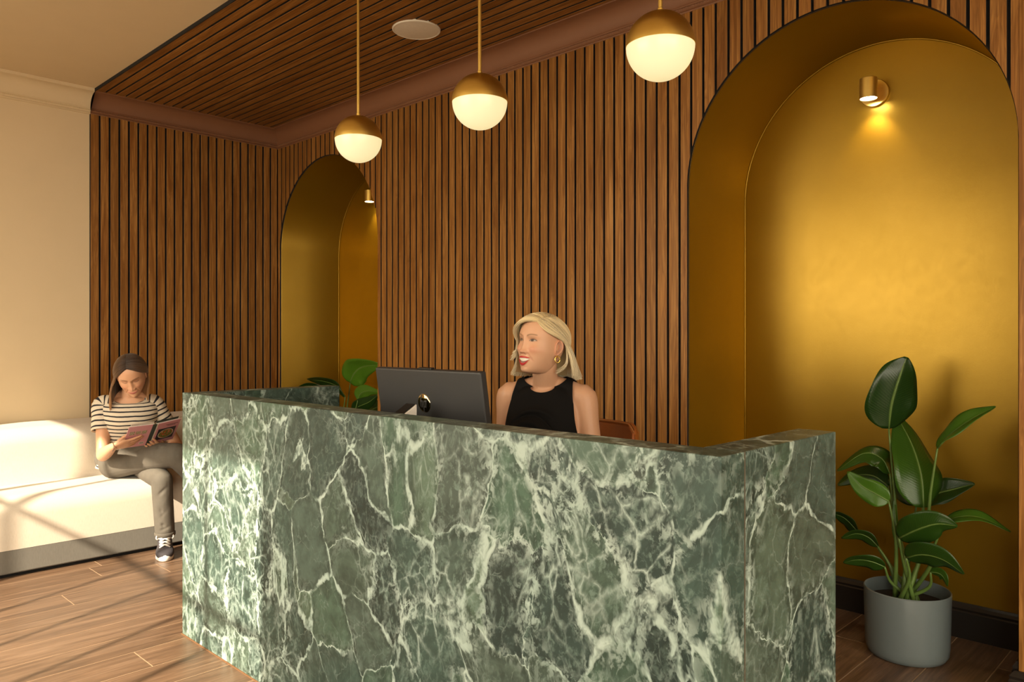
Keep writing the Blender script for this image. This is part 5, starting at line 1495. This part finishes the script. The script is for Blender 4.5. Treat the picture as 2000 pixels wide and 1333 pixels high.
jv, jf = cut_planes(jv, jf, [(AL + Vector((0, 0, 0.042)), Vector((0, 0, -1))) ]) if False else (jv, jf)
# trouser creases behind the knees and across the lap
jv = np.array(jv); 
def crease(c, ax, wd, ln, amp):
    global jv
    c = np.array(c); ax = np.array(Vector(ax).normalized()); rel = jv - c; along = rel @ ax; rad = np.linalg.norm(rel - np.outer(along, ax), axis=1)
    nv = inflate(jv, jf, 1.0) - jv
    jv = jv + nv * (amp * np.exp(-(rad / wd) ** 2) * np.exp(-(along / ln) ** 2))[:, None]
CR = [((-4.80, 1.88, 0.668), (0.25, 1, 0.1), 0.012, 0.05, -0.010), ((-4.76, 1.90, 0.672), (0.25, 1, 0.1), 0.010, 0.05, 0.007), ((-4.84, 1.80, 0.63), (0.5, 1, 0.4), 0.012, 0.06, -0.009), ((-4.93, 1.745, 0.60), (0.4, 1, 0.5), 0.012, 0.05, -0.009), ((-4.72, 1.85, 0.60), (0.3, 0.3, -1), 0.011, 0.06, -0.010), ((-4.69, 1.86, 0.62), (0.3, 0.3, -1), 0.010, 0.05, 0.007)]
for (c, ax, wd, ln, amp) in (((-4.652, 1.815, 0.375), (0.3, 0.8, 0.75), 0.010, 0.050, -0.010), ((-4.652, 1.800, 0.300), (0.3, -0.8, 0.9), 0.009, 0.055, -0.010), ((-4.655, 1.820, 0.235), (0.3, 0.8, 0.9), 0.009, 0.050, -0.010), ((-4.662, 1.835, 0.185), (0.3, -0.9, 0.5), 0.009, 0.045, -0.010), ((-4.662, 1.835, 0.160), (0.3, 0.9, 0.3), 0.008, 0.045, -0.008)):
    CR.append((c, ax, wd, ln, amp))
for (c, ax, wd, ln, amp) in CR: crease(c, ax, wd, ln, amp)
cloth_obj('jeans', jv, jf, M['denim'], rd)
def cuff(c, ax, r):
    a_, b_ = frame_of(ax); v, f = loft([(c - ax * 0.012, a_ * r, b_ * r), (c - ax * 0.010, a_ * (r + .003), b_ * (r + .003)), (c + ax * 0.008, a_ * (r + .003), b_ * (r + .003)), (c + ax * 0.010, a_ * r, b_ * r), (c + ax * 0.008, a_ * (r - .006), b_ * (r - .006)), (c - ax * 0.012, a_ * (r - .006), b_ * (r - .006))], 28, 2.0, False)
    return cloth_obj('jeans_cuff', v, f, M['denim'], rd)
cuff(AL + Vector((0, 0, 0.030)), Vector((0, 0, 1)), 0.056); cuff(AR + (KR - AR).normalized() * 0.035, (KR - AR).normalized(), 0.054)

# ---- canvas sneakers
M['canvas'] = plain('charcoal_canvas', (0.045, 0.040, 0.045), 0.85, noise_amt=0.3, noise_scale=300, bump=0.2)
M['rubber'] = plain('white_rubber', (0.78, 0.74, 0.68), 0.45)
def sneaker(ank, fd, up, sole_z):
    sd = fd.cross(up).normalized() * 1.22; o0 = ank - up * sole_z
    def Q(f_, s_, u_): return o0 + fd * f_ + sd * s_ + up * u_
    outl = [(-0.075, 0.0, 0.026), (-0.055, 0.0, 0.033), (0.0, 0.0, 0.034), (0.06, 0.0, 0.040), (0.115, 0.0, 0.044), (0.150, 0.0, 0.038), (0.172, 0.0, 0.020)]
    up_p = []
    rings = []
    hts = [(-0.072, 0.050, 0.020), (-0.050, 0.105, 0.031), (-0.010, 0.115, 0.033), (0.030, 0.090, 0.033), (0.070, 0.066, 0.037), (0.110, 0.052, 0.041), (0.145, 0.044, 0.036), (0.168, 0.034, 0.018)]
    for (f_, h, w) in hts: rings.append((Q(f_, 0, 0.012 + h / 2), sd * w, up * (h / 2)))
    v, f = loft(ring_spline(rings, 24), 28, 2.6); sh = cloth_obj('sneaker', v, f, M['canvas'], rd)
    v, f = fuse('shaft', [capsule([Q(-0.018, 0, 0.08), Q(-0.022, 0, 0.150)], [0.040, 0.040], 20)], 0.005, 2); V_, F_ = v, f
    def sub(name, vv, ff, mat):
        o = bpy.data.objects.new(name, pmesh(name, vv, ff, mat, True)); COL.objects.link(o); return attach(o, sh)
    sub('shaft', V_, F_, M['canvas'])
    n = 40; sv = []; sf = []
    for lvl, k in ((0.0, 0.96), (0.004, 1.0), (0.026, 1.0), (0.029, 0.97)):
        for i in range(n):
            a = 2 * PI * i / n; f_ = 0.050 + 0.128 * math.cos(a) * k; w = (0.038 + 0.008 * math.cos(a)) * math.sin(a) * k * 1.05
            sv.append(Q(f_, w, lvl))
    for i in range(3):
        for k in range(n): k2 = (k + 1) % n; sf.append((i * n + k, i * n + k2, (i + 1) * n + k2, (i + 1) * n + k))
    sf.append(tuple(range(n - 1, -1, -1))); sf.append(tuple(3 * n + k for k in range(n)))
    sub('rubber_sole', sv, sf, M['rubber'])
    v, f = fuse('toe', [capsule([Q(0.118, 0, 0.032), Q(0.150, 0, 0.028)], [(0.040, 0.026), (0.030, 0.020)], 20)], 0.0045, 2); sub('toe_cap', v, f, M['rubber'])
    lv = []; lf = []
    for i in range(6):
        f_ = 0.104 - 0.020 * i; h = 0.070 + 0.0125 * i + 0.004
        for s in (-1, 1):
            v, f = tube_data([Q(f_, -s * 0.024, h - 0.008), Q(f_ - 0.006, 0, h + 0.006), Q(f_ - 0.012, s * 0.024, h + 0.004)], 0.0045, 6)
            o_ = len(lv); lv += v; lf += [tuple(a + o_ for a in q) for q in f]
    for s in (-1, 1):
        P_ = spline([Q(-0.004, 0, 0.150), Q(0.022, s * 0.022, 0.142), Q(0.038, s * 0.038, 0.112), Q(0.034, s * 0.030, 0.100), Q(0.015, s * 0.012, 0.132)], 18); v, f = tube_data([Vector(p) for p in P_], 0.0042, 6)
        o_ = len(lv); lv += v; lf += [tuple(a + o_ for a in q) for q in f]
    sub('laces', lv, lf, M['rubber'])
sneaker(AL, FD, Vector((0, 0, 1)), 0.0945)
axR = (KR - AR).normalized(); fdR = (Vector((0.80, 0.25, -0.45))); fdR = (fdR - axR * fdR.dot(axR) * 0.8).normalized(); upR = (axR - fdR * axR.dot(fdR)).normalized()
sneaker(AR, fdR, upR, 0.095)

# ---- hair: brown, centre-parted, lighter ends
specs = []; rg = random.Random(5)
def brown():
    k = 0.75 + 0.5 * rg.random(); return np.array((0.030, 0.014, 0.007)) * k, np.array((0.40, 0.205, 0.080)) * k
def part3(u): return (0.004, 0.066 - 0.120 * u, 0.096 - 0.05 * max(0, 0.25 - u))
for i in range(2200):
    w = rg.random(); lay = rg.random(); off = 0.003 + 0.010 * lay
    if i % 2 == 0:
        phi = math.radians(72 + 108 * w); ln = 0.165 + 0.03 * rg.random()
        P = scalp_path(H3, part3(w), phi, 0.0, ln, off + 0.006, 0.42, 0.05 * rg.random(), 24, 0.25, 0.0, 0.003, via=np.array((0.25, 0.22, 0)) * (1 - w) ** 2)
    else:
        phi = -math.radians(84 + 96 * w); ln = 0.150 + 0.03 * rg.random()
        P = scalp_path(H3, part3(w), phi, 0.0, ln, off + 0.005, 0.05, 0.10 * rg.random(), 24, 0.1, 0.0, 0.002, via=np.array((-0.25, 0.25, 0)) * (1 - w) ** 2)
    specs.append((P, *brown()))
hv, hf, hc = hair_strands(H3, specs, 0.00095)
s1 = hair_shell(H3, [(math.radians(74 + 108 * k), k) for k in np.linspace(0, 1, 34)], part3, lambda k: 0.135, 0.0070, (0.035, 0.017, 0.008), lambda k: 0.0, 0.1, 0.05, via=np.array((0.25, 0.22, 0)))
s2 = hair_shell(H3, [(-math.radians(86 + 96 * k), k) for k in np.linspace(0, 1, 34)], part3, lambda k: 0.130, 0.0070, (0.035, 0.017, 0.008), lambda k: 0.0, 0.05, 0.05, via=np.array((-0.25, 0.25, 0)))
obj('hair', col_mesh('hair', [(hv, hf, hc), s1, s2], M['hair']), None, rd)
# bracelet and ring
v, f = tube_data([HBR + aheadR.normalized() * -0.006 + (BU * math.cos(a) + NL * math.sin(a)) * 0.0262 for a in np.linspace(0, 2 * PI, 25)], 0.0012, 6)
obj('bracelet', pmesh('bracelet', v, f, M['black'], True), None, rd)
